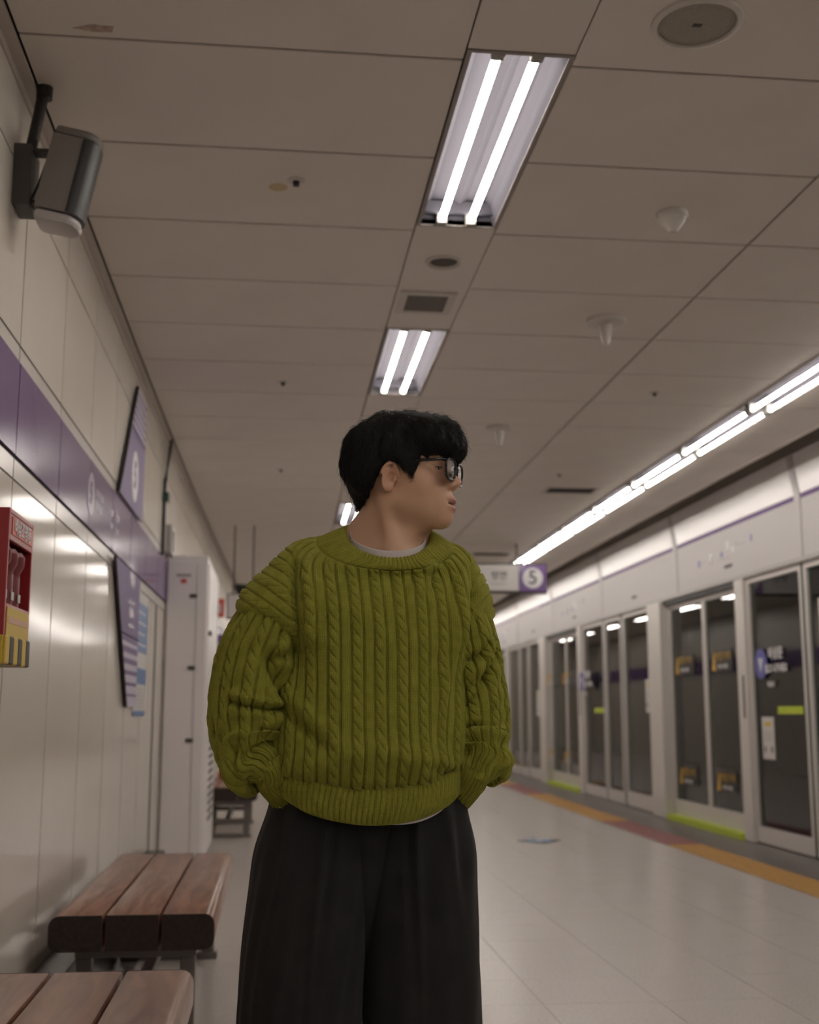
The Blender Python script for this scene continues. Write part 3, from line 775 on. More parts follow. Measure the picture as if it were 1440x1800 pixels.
# ================================================================== BENCHES
def make_bench(name, L):
    r = empty(name)
    W3 = 0.168
    for i in range(3):
        x0 = -0.263+i*(W3+0.011)
        z0, z1 = 0.318, 0.43
        e = [0.004, 0.004, 0.004, 0.004]
        if i == 0: pts = [(x0+W3, z0), (x0+W3, z1)]+[(x0+0.032+0.032*math.cos(R(a)), z1-0.032+0.032*math.sin(R(a))) for a in (90, 112, 135, 158, 180)]+[(x0+0.032+0.032*math.cos(R(a)), z0+0.032+0.032*math.sin(R(a))) for a in (180, 202, 225, 248, 270)]
        elif i == 2: pts = [(x0, z1), (x0, z0)]+[(x0+W3-0.032+0.032*math.cos(R(a)), z0+0.032+0.032*math.sin(R(a))) for a in (270, 292, 315, 338, 360)]+[(x0+W3-0.032+0.032*math.cos(R(a)), z1-0.032+0.032*math.sin(R(a))) for a in (0, 22, 45, 68, 90)]
        else: pts = [(x0, z0), (x0+W3, z0), (x0+W3, z1), (x0, z1)]
        p = MB().prism(pts, 'y', 0.004, L-0.004).build('plank', M['wood'], r, smooth=True, bevel=0.003)
        for yy in (0.0, L-0.004): MB().prism(pts, 'y', yy, yy+0.004).build('end_grain', M['endgrain'], p)
    for yy in (0.16, L-0.2):
        b = MB()
        for s in (-0.17, 0.17): b.box(s-0.025, s+0.025, yy, yy+0.05, 0.03, 0.27, bent=False)
        b.box(-0.20, 0.20, yy-0.005, yy+0.055, 0.27, 0.318, bent=False)
        b.box(-0.145, 0.145, yy+0.01, yy+0.04, 0.12, 0.16, bent=False)
        b.box(-0.21, 0.21, yy-0.01, yy+0.06, 0.0, 0.03, bent=False)
        b.build('leg_frame', M['steel'], r, bevel=0.004)
    b = MB()
    b.box(-0.02, 0.02, 0.2, L-0.2, 0.125, 0.155, bent=False); b.build('stretcher', M['steel'], r)
    return r
bench = make_bench('platform_bench', 1.70)
bench.location = (-0.445, 4.09, 0)
tag(bench, 'thick plank wooden bench with dark end grain beside the left wall', 'bench', 'wooden platform benches')
b2 = copy_tree(bench); b2.location = (-0.455, 1.54, 0); b2['label'] = 'wooden bench nearest the torch cabinet with worn varnish'
b3 = copy_tree(bench); b3.location = (-0.43+bend(11), 10.58, 0); b3['label'] = 'distant dark wooden bench past the tall white locker'
t = tag(empty('red_bag', (-0.50+bend(12), 11.9, 0.43)), 'small red bag lying on the distant bench', 'bag')
b = MB().lathe([(0.02, 0), (0.075, 0.012), (0.085, 0.05), (0.06, 0.09), (0.015, 0.10)], n=18); b.build('pouch', M['redsign'], t, smooth=True)
MB().tube([(-0.04, 0, 0.09), (-0.02, 0, 0.13), (0.02, 0, 0.13), (0.04, 0, 0.09)], 0.006, 6).build('strap', M['paper'], t, smooth=True)

# ================================================================== FLOOR STICKER
t = tag(empty('floor_sticker', (2.235, 10.2, 0.0005)), 'dark diamond floor sticker with a blue centre on stone tiles', 'sticker')
MB().prism([(-0.19, 0), (0, -0.24), (0.19, 0), (0, 0.24)], 'z', 0, 0.002).build('dark_diamond', M['dgrey'], t)
MB().prism([(-0.10, -0.10), (0.10, -0.10), (0.10, 0.10), (-0.10, 0.10)], 'z', 0.002, 0.0035).build('blue_centre', M['bluef'], t)
MB().prism([(-0.02, -0.08), (0.02, -0.08), (0.02, 0.02), (0.05, 0.02), (0, 0.08), (-0.05, 0.02), (-0.02, 0.02)], 'z', 0.0035, 0.0045).build('arrow', M['pale'], t)

# ================================================================== THE MAN
PX, PYY = 0.233, 2.40                 # where he stands
person = tag(empty('person', (PX, PYY, 0)), 'man in olive cable knit sweater and black wide trousers, hands in pockets, looking aside', 'person')

# ---- signed distance helpers (numpy arrays of points, float32)
def ell(p, c, r):
    d = (p-np.float32(c)); r = np.float32(r)
    k0 = np.sqrt(((d/r)**2).sum(-1))+1e-9; k1 = np.sqrt(((d/(r*r))**2).sum(-1))+1e-9
    return k0*(k0-1)/k1
def cone(p, a, b, ra, rb):
    a = np.float32(a); b = np.float32(b); ab = b-a
    t = np.clip(((p-a)@ab)/float(ab@ab), 0, 1)
    return np.sqrt(((p-a-t[..., None]*ab)**2).sum(-1))-(ra+(rb-ra)*t)
def smin(a, b, k):
    h = np.clip(0.5+0.5*(b-a)/k, 0, 1); return b+(a-b)*h-k*h*(1-h)
def smax(a, b, k): return -smin(-a, -b, k)

def surface_nets(xs, ys, zs, F):
    """iso surface of F (on the rectilinear grid) at 0 -> verts, quads"""
    S = F < 0
    c = S[:-1, :-1, :-1].astype(np.int8)
    for i in (0, 1):
        for j in (0, 1):
            for k in (0, 1):
                if i+j+k: c = c+S[i:S.shape[0]-1+i, j:S.shape[1]-1+j, k:S.shape[2]-1+k]
    act = (c > 0) & (c < 8)
    I, J, K = np.nonzero(act); n = len(I)
    idx = -np.ones(act.shape, np.int32); idx[I, J, K] = np.arange(n)
    acc = np.zeros((n, 3)); cnt = np.zeros(n)
    cor = [(i, j, k) for i in (0, 1) for j in (0, 1) for k in (0, 1)]
    for a in cor:
        for ax in range(3):
            if a[ax]: continue
            b = list(a); b[ax] = 1
            fa = F[I+a[0], J+a[1], K+a[2]]; fb = F[I+b[0], J+b[1], K+b[2]]
            m = (fa < 0) != (fb < 0)
            t = np.where(m, fa/np.where(m, fa-fb, 1), 0)
            pa = np.stack([xs[I+a[0]], ys[J+a[1]], zs[K+a[2]]], -1); pb = np.stack([xs[I+b[0]], ys[J+b[1]], zs[K+b[2]]], -1)
            acc += np.where(m[:, None], pa+(pb-pa)*t[:, None], 0); cnt += m
    V = acc/cnt[:, None]
    Q = []
    nx, ny, nz = S.shape
    # faces: one quad per sign-changing grid edge
    for ax in range(3):
        sl0 = [slice(1, -1)]*3; sl1 = [slice(1, -1)]*3
        sl0[ax] = slice(0, S.shape[ax]-1); sl1[ax] = slice(1, S.shape[ax])
        A = S[tuple(sl0)]; B = S[tuple(sl1)]
        e = np.nonzero(A != B); flip = A[e]
        off = [1, 1, 1]; off[ax] = 0
        g = [e[q]+off[q] for q in range(3)]
        u, v = [q for q in range(3) if q != ax]
        def cell(du, dv):
            h = [g[0].copy(), g[1].copy(), g[2].copy()]; h[u] = h[u]+du; h[v] = h[v]+dv
            return idx[h[0], h[1], h[2]]
        q = np.stack([cell(-1, -1), cell(0, -1), cell(0, 0), cell(-1, 0)], -1)
        f2 = flip if ax != 1 else ~flip
        q = np.where(f2[:, None], q, q[:, ::-1])
        Q.append(q)
    Q = np.concatenate(Q); Q = Q[(Q >= 0).all(1)]
    return V, Q

def np_mesh(name, V, Q, m, smooth=True, uv=None):
    me = bpy.data.meshes.new(name)
    V = np.asarray(V, np.float32); Q = np.asarray(Q, np.int32)
    me.vertices.add(len(V)); me.vertices.foreach_set('co', V.ravel())
    me.loops.add(Q.size); me.loops.foreach_set('vertex_index', Q.ravel())
    me.polygons.add(len(Q)); me.polygons.foreach_set('loop_start', np.arange(0, Q.size, Q.shape[1], dtype=np.int32))
    me.polygons.foreach_set('use_smooth', np.ones(len(Q), bool))
    if uv is not None:
        l = me.uv_layers.new(name='UVMap'); l.data.foreach_set('uv', np.asarray(uv, np.float32)[Q.ravel()].ravel())
    me.update(calc_edges=True); me.validate()
    if m: me.materials.append(m)
    return me

# ---- head frame: forward, side (his right, towards the viewer), up
HY = R(24.0); HP = R(2.0)
HO = np.array([0.019, 0.0, 1.547])
hf = np.array([math.cos(HY)*math.cos(HP), -math.sin(HY)*math.cos(HP), math.sin(HP)])
hs = np.array([-math.sin(HY), -math.cos(HY), 0.0])
hu = np.cross(hs, hf); hu = hu if hu[2] > 0 else -hu
HM = np.stack([hf, hs, hu], 0)        # rows
def to_head(p): return ((p-HO.astype(np.float32)) @ HM.T.astype(np.float32)).astype(np.float32)
def from_head(q): return np.asarray(q) @ HM + HO
def H2L(f, s, u): return tuple(from_head(np.array([f, s, u])))

def sdf_head(p):                      # p in the head frame
    q = p.copy(); q[..., 1] = np.abs(q[..., 1])
    d = ell(p, (-0.008, 0, 0.040), (0.093, 0.076, 0.086))
    d = smin(d, ell(p, (0.036, 0, 0.028), (0.060, 0.064, 0.062)), 0.03)
    d = smin(d, ell(p, (0.042, 0, -0.030), (0.052, 0.057, 0.056)), 0.03)
    d = smin(d, ell(q, (0.046, 0.042, -0.014), (0.034, 0.025, 0.026)), 0.025)
    d = smin(d, ell(q, (0.034, 0.040, -0.036), (0.040, 0.024, 0.036)), 0.03)
    d = smin(d, cone(q, (0.074, 0.006, -0.083), (0.004, 0.049, -0.056), 0.020, 0.018), 0.03)
    d = smin(d, ell(p, (0.035, 0, -0.063), (0.052, 0.047, 0.034)), 0.025)
    d = smin(d, ell(p, (0.083, 0, -0.086), (0.018, 0.022, 0.016)), 0.018)
    d = smin(d, ell(p, (0.084, 0, -0.052), (0.022, 0.032, 0.027)), 0.02)            # muzzle
    d = smax(d, -ell(q, (0.104, 0.036, 0.010), (0.018, 0.021, 0.013)), 0.02)        # eye sockets
    d = smin(d, ell(q, (0.089, 0.028, 0.031), (0.010, 0.024, 0.007)), 0.016)        # brow
    d = smin(d, ell(q, (0.0795, 0.032, 0.0105), (0.0135, 0.0165, 0.0125)), 0.006)   # eye ball under the lids
    d = smax(d, -ell(q, (0.094, 0.036, 0.0095), (0.010, 0.0170, 0.0023)), 0.003)    # lid slit
    d = smin(d, cone(p, (0.089, 0, 0.012), (0.1150, 0, -0.0145), 0.0085, 0.0105), 0.014)   # nose
    d = smin(d, ell(q, (0.1025, 0.0115, -0.0205), (0.0115, 0.0075, 0.0085)), 0.007)   # wings
    d = smax(d, -ell(q, (0.109, 0.0075, -0.0305), (0.0065, 0.0038, 0.0060)), 0.003)   # nostrils
    d = smin(d, ell(p, (0.1015, 0, -0.0500), (0.0100, 0.023, 0.0078)), 0.006)       # upper lip
    d = smin(d, ell(p, (0.0995, 0, -0.0675), (0.0100, 0.019, 0.0080)), 0.006)       # lower lip
    d = smax(d, -ell(p, (0.1090, 0, -0.0588), (0.016, 0.0235, 0.0025)), 0.003)      # mouth line
    # ear
    e = (q-np.float32((0.0, 0.079, -0.005)))/np.float32(0.94)
    ca, sa = math.cos(R(-14)), math.sin(R(-14))            # leans back
    ex = e[..., 0]*ca+e[..., 2]*sa; ez = -e[..., 0]*sa+e[..., 2]*ca; ey = e[..., 1]+0.32*ex
    E = np.stack([ex, ey, ez], -1)
    wz = np.where(ez > 0, 1.0, 1.32)
    E2 = E*np.stack([wz, np.ones_like(wz), np.ones_like(wz)], -1)
    ear = ell(E2, (0, 0, 0), (0.0185, 0.0050, 0.0305))
    rr = np.sqrt((E2[..., 0]/0.0165)**2+(ez/0.0275)**2)
    helix = np.sqrt(((rr-1)*0.018)**2+(ey-0.004)**2)-0.0034
    helix = np.where((E2[..., 0] > 0.009) & (ez < 0.004), 1.0, helix)
    ear = smin(ear, helix, 0.003)
    anti = cone(E, (-0.006, 0.003, 0.012), (-0.0055, 0.003, -0.012), 0.003, 0.0032)
    ear = smin(ear, anti, 0.004)
    ear = smax(ear, -ell(E, (0.0030, 0.006, -0.002), (0.0072, 0.0085, 0.0115)), 0.003)   # concha
    ear = smax(ear, -ell(E, (-0.0005, 0.007, 0.0165), (0.0085, 0.0050, 0.0055)), 0.003)  # upper hollow
    ear = smin(ear, ell(E, (0.0115, 0.002, -0.006), (0.0035, 0.004, 0.005)), 0.003)       # tragus
    ear = smin(ear, ell(E, (0.003, 0.001, -0.0235), (0.0085, 0.0048, 0.0085)), 0.005)     # lobe
    d = smin(d, ear*np.float32(0.94), 0.005)
    return d

def sdf_neck(p):                      # person frame
    h = lambda *a: H2L(*a)
    d = cone(p, h(-0.022, 0, -0.02), (-0.006, 0.035, 1.405), 0.056, 0.060)
    d = smin(d, cone(p, h(0.02, 0, -0.07), (-0.004, -0.022, 1.39), 0.030, 0.036), 0.03)
    d = smin(d, cone(p, h(-0.022, 0.058, -0.045), (-0.004, -0.048, 1.390), 0.012, 0.010), 0.022)   # neck muscle
    d = smin(d, cone(p, h(-0.022, -0.058, -0.045), (0.014, -0.040, 1.388), 0.011, 0.008), 0.022)
    d = smin(d, cone(p, (-0.05, 0.04, 1.43), (-0.155, 0.03, 1.355), 0.042, 0.034), 0.05)     # trapezius, shoulders
    d = smin(d, cone(p, (0.04, 0.05, 1.43), (0.115, 0.06, 1.355), 0.042, 0.034), 0.05)
    d = smin(d, cone(p, (-0.13, -0.012, 1.368), (0.10, 0.0, 1.368), 0.022, 0.022), 0.05)     # collar bones
    d = smax(d, -ell(p, (0.004, -0.083, 1.392), (0.012, 0.016, 0.014)), 0.014)
    return d
def sdf_body(p):
    d = ell(p, (-0.015, 0.03, 1.24), (0.155, 0.095, 0.17))
    d = smin(d, ell(p, (-0.035, 0.03, 1.03), (0.130, 0.08, 0.15)), 0.05)
    d = smin(d, ell(p, (-0.045, 0.045, 0.90), (0.135, 0.066, 0.10)), 0.05)
    for side in (((-0.165, 0.02, 1.345), (-0.275, -0.02, 1.05), (-0.230, -0.070, 0.950), (-0.160, 0.005, 0.82)),
                 ((0.12, 0.055, 1.345), (0.17, 0.045, 1.04), (0.148, 0.000, 0.930), (0.075, 0.050, 0.81))):
        s, e, w, h = side
        d = smin(d, cone(p, s, e, 0.046, 0.036), 0.03)
        d = smin(d, cone(p, e, w, 0.036, 0.026), 0.02)
        d = smin(d, cone(p, w, h, 0.021, 0.026), 0.012)
        sg = 1 if s[0] > 0 else -1
        for i in range(4): d = smin(d, cone(p, h, (h[0]-sg*0.02, h[1]-0.03+0.02*i, h[2]-0.085+0.008*abs(i-1)), 0.011, 0.008), 0.006)
        d = smin(d, cone(p, (h[0], h[1]-0.02, h[2]+0.03), (h[0]-sg*0.01, h[1]-0.05, h[2]-0.03), 0.012, 0.009), 0.006)
    for sx in (-0.15, 0.045):
        d = smin(d, cone(p, (sx, 0.035, 0.86), (sx-0.008, 0.01, 0.48), 0.066, 0.052), 0.02)
        d = smin(d, cone(p, (sx-0.008, 0.01, 0.48), (sx-0.008, 0.03, 0.09), 0.052, 0.036), 0.02)
        d = smin(d, cone(p, (sx-0.008, 0.04, 0.05), (sx-0.01, -0.12, 0.035), 0.034, 0.024), 0.02)
    return d
def axis(a, b, c, d, fine, coarse):
    return np.concatenate([np.arange(a, b, coarse), np.arange(b, c, fine), np.arange(c, d+coarse, coarse)]).astype(np.float32)
FINE = 0.0019
gx = axis(-0.40, -0.112, 0.168, 0.31, FINE, 0.012)
gyy = axis(-0.26, -0.138, 0.152, 0.22, FINE, 0.012)
gz = axis(-0.012, 1.385, 1.70, 1.70, FINE, 0.012)
G = np.stack(np.meshgrid(gx, gyy, gz, indexing='ij'), -1)
F = np.full(G.shape[:3], 1.0, np.float32)
kz = np.searchsorted(gz, 1.37); kb = np.searchsorted(gz, 1.44)
i0, i1 = np.searchsorted(gx, -0.12), np.searchsorted(gx, 0.175)
F[:, :, :kb] = sdf_body(G[:, :, :kb])
up = sdf_neck(G[:, :, kz-8:]); F[:, :, kz-8:] = smin(F[:, :, kz-8:], up, 0.03)
hd = sdf_head(to_head(G[i0:i1, :, kz:]))
F[i0:i1, :, kz:] = smin(F[i0:i1, :, kz:], hd, 0.022)
V, Q = surface_nets(gx, gyy, gz, F)
del G, F
def skin_mat():
    m = mat('skin', (0.50, 0.30, 0.205), 0.46, spec=0.4)
    nt = m.node_tree; b = nt.nodes['Principled BSDF']
    b.inputs['Subsurface Weight'].default_value = 0.12
    b.inputs['Subsurface Radius'].default_value = (0.010, 0.004, 0.002)
    b.inputs['Subsurface Scale'].default_value = 1.0
    at = nt.nodes.new('ShaderNodeVertexColor'); at.layer_name = 'skin_tone'
    nt.links.new(at.outputs['Color'], b.inputs['Base Color'])
    tc = nt.nodes.new('ShaderNodeTexCoord'); n = nt.nodes.new('ShaderNodeTexNoise'); n.inputs['Scale'].default_value = 420
    nt.links.new(tc.outputs['Object'], n.inputs['Vector'])
    bp = nt.nodes.new('ShaderNodeBump'); bp.inputs['Strength'].default_value = 0.12; bp.inputs['Distance'].default_value = 0.001
    nt.links.new(n.outputs['Fac'], bp.inputs['Height']); nt.links.new(bp.outputs[0], b.inputs['Normal'])
    return m
M['skin'] = skin_mat()
me = np_mesh('body', V, Q, M['skin'])
# skin pigment: redder lips, ear and nose
hq = to_head(V.astype(np.float32))
base = np.array([0.61, 0.38, 0.25]); lip = np.array([0.42, 0.17, 0.145]); rosy = np.array([0.63, 0.34, 0.235])
def g3(c, r): return np.exp(-(((hq-np.float32(c))/np.float32(r))**2).sum(-1))
wl_ = np.clip(1.5*(g3((0.109, 0, -0.050), (0.010, 0.019, 0.0062))+g3((0.107, 0, -0.0675), (0.010, 0.016, 0.0068))), 0, 1)
wr_ = np.clip(0.7*(g3((0, 0.082, 0.0), (0.025, 0.014, 0.035))+g3((0.12, 0, -0.012), (0.015, 0.015, 0.015))+0.5*g3((0.07, 0.05, -0.02), (0.03, 0.03, 0.025))), 0, 1)
C_ = base+(rosy-base)*wr_[:, None]; C_ = C_+(lip-C_)*wl_[:, None]
ca = me.color_attributes.new('skin_tone', 'FLOAT_COLOR', 'POINT')
ca.data.foreach_set('color', np.concatenate([C_, np.ones((len(C_), 1))], 1).astype(np.float32).ravel())
body = link('body', me, person); body['label'] = 'light brown skin of face and neck'

# ---- eyes and brows
for s in (1, -1):
    c = H2L(0.0800, s*0.0322, 0.0100)
    b = MB().lathe([(0.0118*math.sin(R(a)), -0.0118*math.cos(R(a))) for a in range(5, 180, 10)], (0, 0, 0), n=24)
    b.xf(Matrix.Translation(c)); e = b.build('eye', mat('eye_white', (0.55, 0.5, 0.46), 0.15), person, smooth='all')
    ic = np.array(H2L(0.0880, s*0.0345, 0.0100))
    b = MB().lathe([(0.0058, 0.0), (0.0056, 0.0016), (0.0035, 0.0026), (0.0005, 0.003)], (0, 0, 0), n=20)
    mt = Vector((hf[0], hf[1], hf[2])).to_track_quat('Z', 'Y').to_matrix().to_4x4(); mt.translation = Vector(ic)
    b.xf(mt).build('iris', mat('iris', (0.012, 0.007, 0.005), 0.1), e, smooth='all')
    lash = [H2L(0.0802+0.0136*math.sqrt(max(0, 1-((w_-0.032)/0.0168)**2)), s*w_, 0.0128-0.10*max(0, w_-0.036)) for w_ in [0.020+0.0027*i for i in range(11)]]
    MB().tube(lash, 0.0008, 6).build('eyelash_line', M['black'], e, smooth='all')
    pts = [H2L(0.096-0.020*(i/8.0)**2*1.0, s*(0.014+0.0042*i), 0.0335+0.004*math.sin(math.pi*i/9)-0.0004*i) for i in range(9)]
    MB().tube(pts, [0.0025, 0.004, 0.0045, 0.0045, 0.0042, 0.0038, 0.0032, 0.0025, 0.001], 8).build('eyebrow', M['black'], person, smooth='all')

# ---- hair
hair_m = mat('black_hair', (0.010, 0.0088, 0.008), 0.42, spec=0.45)
hp_f = np.float32([-0.16, -0.100, -0.082, -0.066, -0.052, -0.038, -0.026, -0.014, 0.002, 0.018, 0.030, 0.038, 0.045, 0.053, 0.062, 0.09, 0.14])
hp_u = np.float32([-0.048, -0.051, -0.049, -0.040, -0.028, -0.012, 0.006, 0.020, 0.026, 0.020, 0.008, -0.003, -0.010, 0.010, 0.028, 0.034, 0.020])
def sdf_hair(p):
    q = p.copy(); q[..., 1] = np.abs(q[..., 1])
    d = ell(p, (-0.016, 0, 0.052), (0.108, 0.092, 0.092))
    d = smin(d, ell(p, (0.058, 0.008, 0.078), (0.068, 0.080, 0.048)), 0.03)
    d = smin(d, ell(p, (0.095, -0.004, 0.060), (0.036, 0.062, 0.030)), 0.02)
    d = smin(d, cone(p, (-0.062, 0, 0.03), (-0.052, 0, -0.040), 0.055, 0.047), 0.03)
    d = smin(d, ell(q, (0.030, 0.066, 0.018), (0.030, 0.016, 0.036)), 0.012)
    d = smin(d, ell(q, (-0.05, 0.062, 0.015), (0.045, 0.026, 0.05)), 0.02)
    # lumpy locks
    lump = np.sin(p[..., 0]*70+p[..., 2]*25)*np.sin(p[..., 1]*62+1.3+p[..., 0]*20)+0.6*np.sin(p[..., 0]*131-p[..., 2]*60+2)*np.sin(p[..., 1]*118+p[..., 0]*45)
    lump = lump+0.5*np.sin(p[..., 0]*210+p[..., 1]*150+0.6)*np.sin(p[..., 1]*190-p[..., 0]*80+p[..., 2]*40)
    d = d-0.0038*lump*np.clip((p[..., 2]+0.01)/0.06, 0.25, 1)
    cut = np.interp(p[..., 0], hp_f, hp_u).astype(np.float32)-p[..., 2]+0.0028*np.sin(p[..., 0]*330+p[..., 1]*120)+0.0022*np.sin(p[..., 0]*190-p[..., 1]*260)
    d = smax(d, cut*0.8, 0.006)
    d = smax(d, -ell(q, (0.118, 0.0, 0.010), (0.030, 0.060, 0.024)), 0.008)
    return d
hx = np.arange(-0.17, 0.16, 0.0026, dtype=np.float32); hy_ = np.arange(-0.12, 0.12, 0.0026, dtype=np.float32); hz = np.arange(-0.09, 0.16, 0.0026, dtype=np.float32)
G = np.stack(np.meshgrid(hx, hy_, hz, indexing='ij'), -1)
Vh, Qh = surface_nets(hx, hy_, hz, sdf_hair(G)); del G
det = np.linalg.det(HM)
if det < 0: Qh = Qh[:, ::-1]
hair = link('hair', np_mesh('hair', from_head(Vh), Qh, hair_m), person); hair['label'] = 'thick short black hair with a side swept fringe'
rng = np.random.default_rng(5)
def grow(n, steps, step, lift, rad, wild, name):
    sel = rng.integers(0, len(Vh), n*2); P = Vh[sel].astype(np.float32)+rng.normal(0, 0.0012, (n*2, 3)).astype(np.float32)
    inner = np.abs(P[:, 1])*0+ell(P, (-0.008, 0, 0.040), (0.093, 0.076, 0.086)) > 0.004
    P = P[inner][:n]; n = len(P)
    crown = np.float32((-0.045, 0.0, 0.140))
    e = 0.001
    off = (rng.random(n)**2*lift).astype(np.float32)
    path = [P.copy()]
    jit = rng.normal(0, wild, (n, 3)).astype(np.float32)
    for s in range(steps):
        g = np.stack([(sdf_hair(P+np.float32(v)*e)-sdf_hair(P-np.float32(v)*e))/(2*e) for v in np.eye(3)], -1)
        g /= np.linalg.norm(g, axis=1, keepdims=True)+1e-6
        d = P-crown; d[:, 2] -= 0.05+0.02*s
        fr = np.clip((P[:, 0]-0.02)/0.06, 0, 1)[:, None]
        d = d/(np.linalg.norm(d, axis=1, keepdims=True)+1e-6)
        d = d+fr*np.float32((0.35, -0.25, -0.25))+jit
        d = d-(d*g).sum(1, keepdims=True)*g
        d /= np.linalg.norm(d, axis=1, keepdims=True)+1e-6
        P = P+d*step
        f = sdf_hair(P); P = P-g*((f-off*(s+1)/steps)*0.8)[:, None]
        path.append(P.copy())
    path = np.stack(path, 1)                       # n, k, 3
    k = path.shape[1]
    T = np.gradient(path, axis=1); T /= np.linalg.norm(T, axis=2, keepdims=True)+1e-9
    A = np.cross(T, np.float32((0.3, 0.8, 0.5))); A /= np.linalg.norm(A, axis=2, keepdims=True)+1e-9
    B = np.cross(T, A)
    rr = rad*np.linspace(1, 0.25, k)[None, :, None]*rng.uniform(0.6, 1.3, (n, 1, 1))
    W = from_head(np.stack([path+rr*(A*math.cos(w)+B*math.sin(w)) for w in (0, 2.094, 4.189)], 2).reshape(-1, 3))
    ids = np.arange(n*k*3).reshape(n, k, 3)
    q = np.stack([ids[:, :-1, :], ids[:, 1:, :], np.roll(ids, -1, 2)[:, 1:, :], np.roll(ids, -1, 2)[:, :-1, :]], -1).reshape(-1, 4)
    o = link(name, np_mesh(name, W, q, hair_m), hair); o['kind'] = 'stuff'
    return o
grow(11000, 7, 0.0055, 0.007, 0.00060, 0.30, 'hair_strands')
grow(1500, 8, 0.0055, 0.016, 0.00040, 0.55, 'stray_hairs')

# ---- glasses
gl = tag(empty('glasses', (0, 0, 0))); gl.parent = person; gl['label'] = 'black framed eyeglasses'
acet = mat('black_acetate', (0.008, 0.008, 0.009), 0.18, spec=0.6)
lens_m = glass_mat('spectacle_lens', (0.93, 0.91, 0.95), 1.0, 2.3)
def lens_outline(s, grow_=0.0):
    out = []
    for i in range(40):
        a = 2*math.pi*i/40
        ca_, sa_ = math.cos(a), math.sin(a)
        r = 1.0/((abs(ca_)**3.0+abs(sa_)**3.0)**(1/3.0))
        w = (0.0245+grow_)*ca_*r; h = (0.0188+grow_)*sa_*r
        w *= 1.0+0.07*sa_                     # wider at the top
        side = 0.0330+w
        # wrap backwards towards the temple
        f = 0.1150-0.07*max(0, side-0.012)-0.8*max(0, side-0.03)**2
        f += 0.10*h                           # slight pantoscopic tilt
        out.append((f, s*side, 0.0060+h))
    return out
for s in (1, -1):
    ol = lens_outline(s, 0.0022)
    path = [H2L(*p) for p in ol]+[H2L(*ol[0])]
    MB().tube(path, 0.0027, 8).build('rim', acet, gl, smooth='all')
    pin = [H2L(*p) for p in lens_outline(s, 0.0)]
    b = MB(); n = len(pin); off = Vector(H2L(0.0012, 0, 0))-Vector(H2L(0, 0, 0))
    c0 = sum((Vector(p) for p in pin), Vector())/n
    b.v = [tuple(p) for p in pin]+[tuple(c0+off*0.8)]
    b.f = [(i, (i+1) % n, n) for i in range(n)]
    b.build('lens', lens_m, gl, smooth='all')
    y = s*0.0585
    tpath = [H2L(0.1110, s*0.0590, 0.0215), H2L(0.104, s*0.0665, 0.0220), H2L(0.06, s*0.0735, 0.0225), H2L(0.025, s*0.0775, 0.0225), H2L(0.004, s*0.0785, 0.021), H2L(-0.010, s*0.0775, 0.010), H2L(-0.018, s*0.0765, -0.006)]
    MB().tube(tpath, [0.0034, 0.0034, 0.0030, 0.0028, 0.0026, 0.0026, 0.002], 8).build('temple', acet, gl, smooth='all')
MB().tube([H2L(0.1150, 0.010, 0.011), H2L(0.1175, 0.004, 0.0135), H2L(0.1175, -0.004, 0.0135), H2L(0.1150, -0.010, 0.011)], 0.003, 8).build('bridge', acet, gl, smooth='all')
for s in (1, -1):
    MB().tube([H2L(0.1145, s*0.0105, 0.008), H2L(0.107, s*0.0115, 0.000), H2L(0.103, s*0.012, -0.004)], [0.0022, 0.003, 0.0018], 8).build('nose_pad', acet, gl, smooth='all')

# ---- clothes --------------------------------------------------------
def knit_mat():
    m = mat('olive_wool', (0.125, 0.125, 0.018), 0.85, spec=0.18, sheen=0.25)
    nt = m.node_tree; b = nt.nodes['Principled BSDF']
    b.inputs['Sheen Roughness'].default_value = 0.5
    b.inputs['Sheen Tint'].default_value = (0.5, 0.5, 0.2, 1)
    uv = nt.nodes.new('ShaderNodeUVMap'); sp = nt.nodes.new('ShaderNodeSeparateXYZ')
    nt.links.new(uv.outputs[0], sp.inputs[0])
    def wave(src, per, ph=0.0):
        mu = nt.nodes.new('ShaderNodeMath'); mu.operation = 'MULTIPLY'; mu.inputs[1].default_value = 2*math.pi/per
        nt.links.new(src, mu.inputs[0]); sn = nt.nodes.new('ShaderNodeMath'); sn.operation = 'SINE'; nt.links.new(mu.outputs[0], sn.inputs[0])
        return sn.outputs[0]
    def op(o, a, b_):
        n = nt.nodes.new('ShaderNodeMath'); n.operation = o
        for i, v in enumerate((a, b_)):
            if isinstance(v, (int, float)): n.inputs[i].default_value = v
            else: nt.links.new(v, n.inputs[i])
        return n.outputs[0]
    h = op('ADD', wave(sp.outputs[0], 0.0036), op('MULTIPLY', wave(sp.outputs[1], 0.0030), 0.7))
    bp = nt.nodes.new('ShaderNodeBump'); bp.inputs['Strength'].default_value = 0.35; bp.inputs['Distance'].default_value = 0.001
    nt.links.new(h, bp.inputs['Height']); nt.links.new(bp.outputs[0], b.inputs['Normal'])
    tc = nt.nodes.new('ShaderNodeTexCoord'); n = nt.nodes.new('ShaderNodeTexNoise'); n.inputs['Scale'].default_value = 55; n.inputs['Detail'].default_value = 5
    nt.links.new(tc.outputs['Object'], n.inputs['Vector'])
    r = nt.nodes.new('ShaderNodeValToRGB'); r.color_ramp.elements[0].position = 0.3; r.color_ramp.elements[1].position = 0.7
    r.color_ramp.elements[0].color = (0.215, 0.210, 0.026, 1); r.color_ramp.elements[1].color = (0.270, 0.264, 0.038, 1)
    nt.links.new(n.outputs['Fac'], r.inputs[0]); nt.links.new(r.outputs[0], b.inputs['Base Color'])
    return m
M['knit'] = knit_mat()
M['tee'] = mat('white_cotton', (0.58, 0.52, 0.50), 0.85, bump=(300, 0.2))
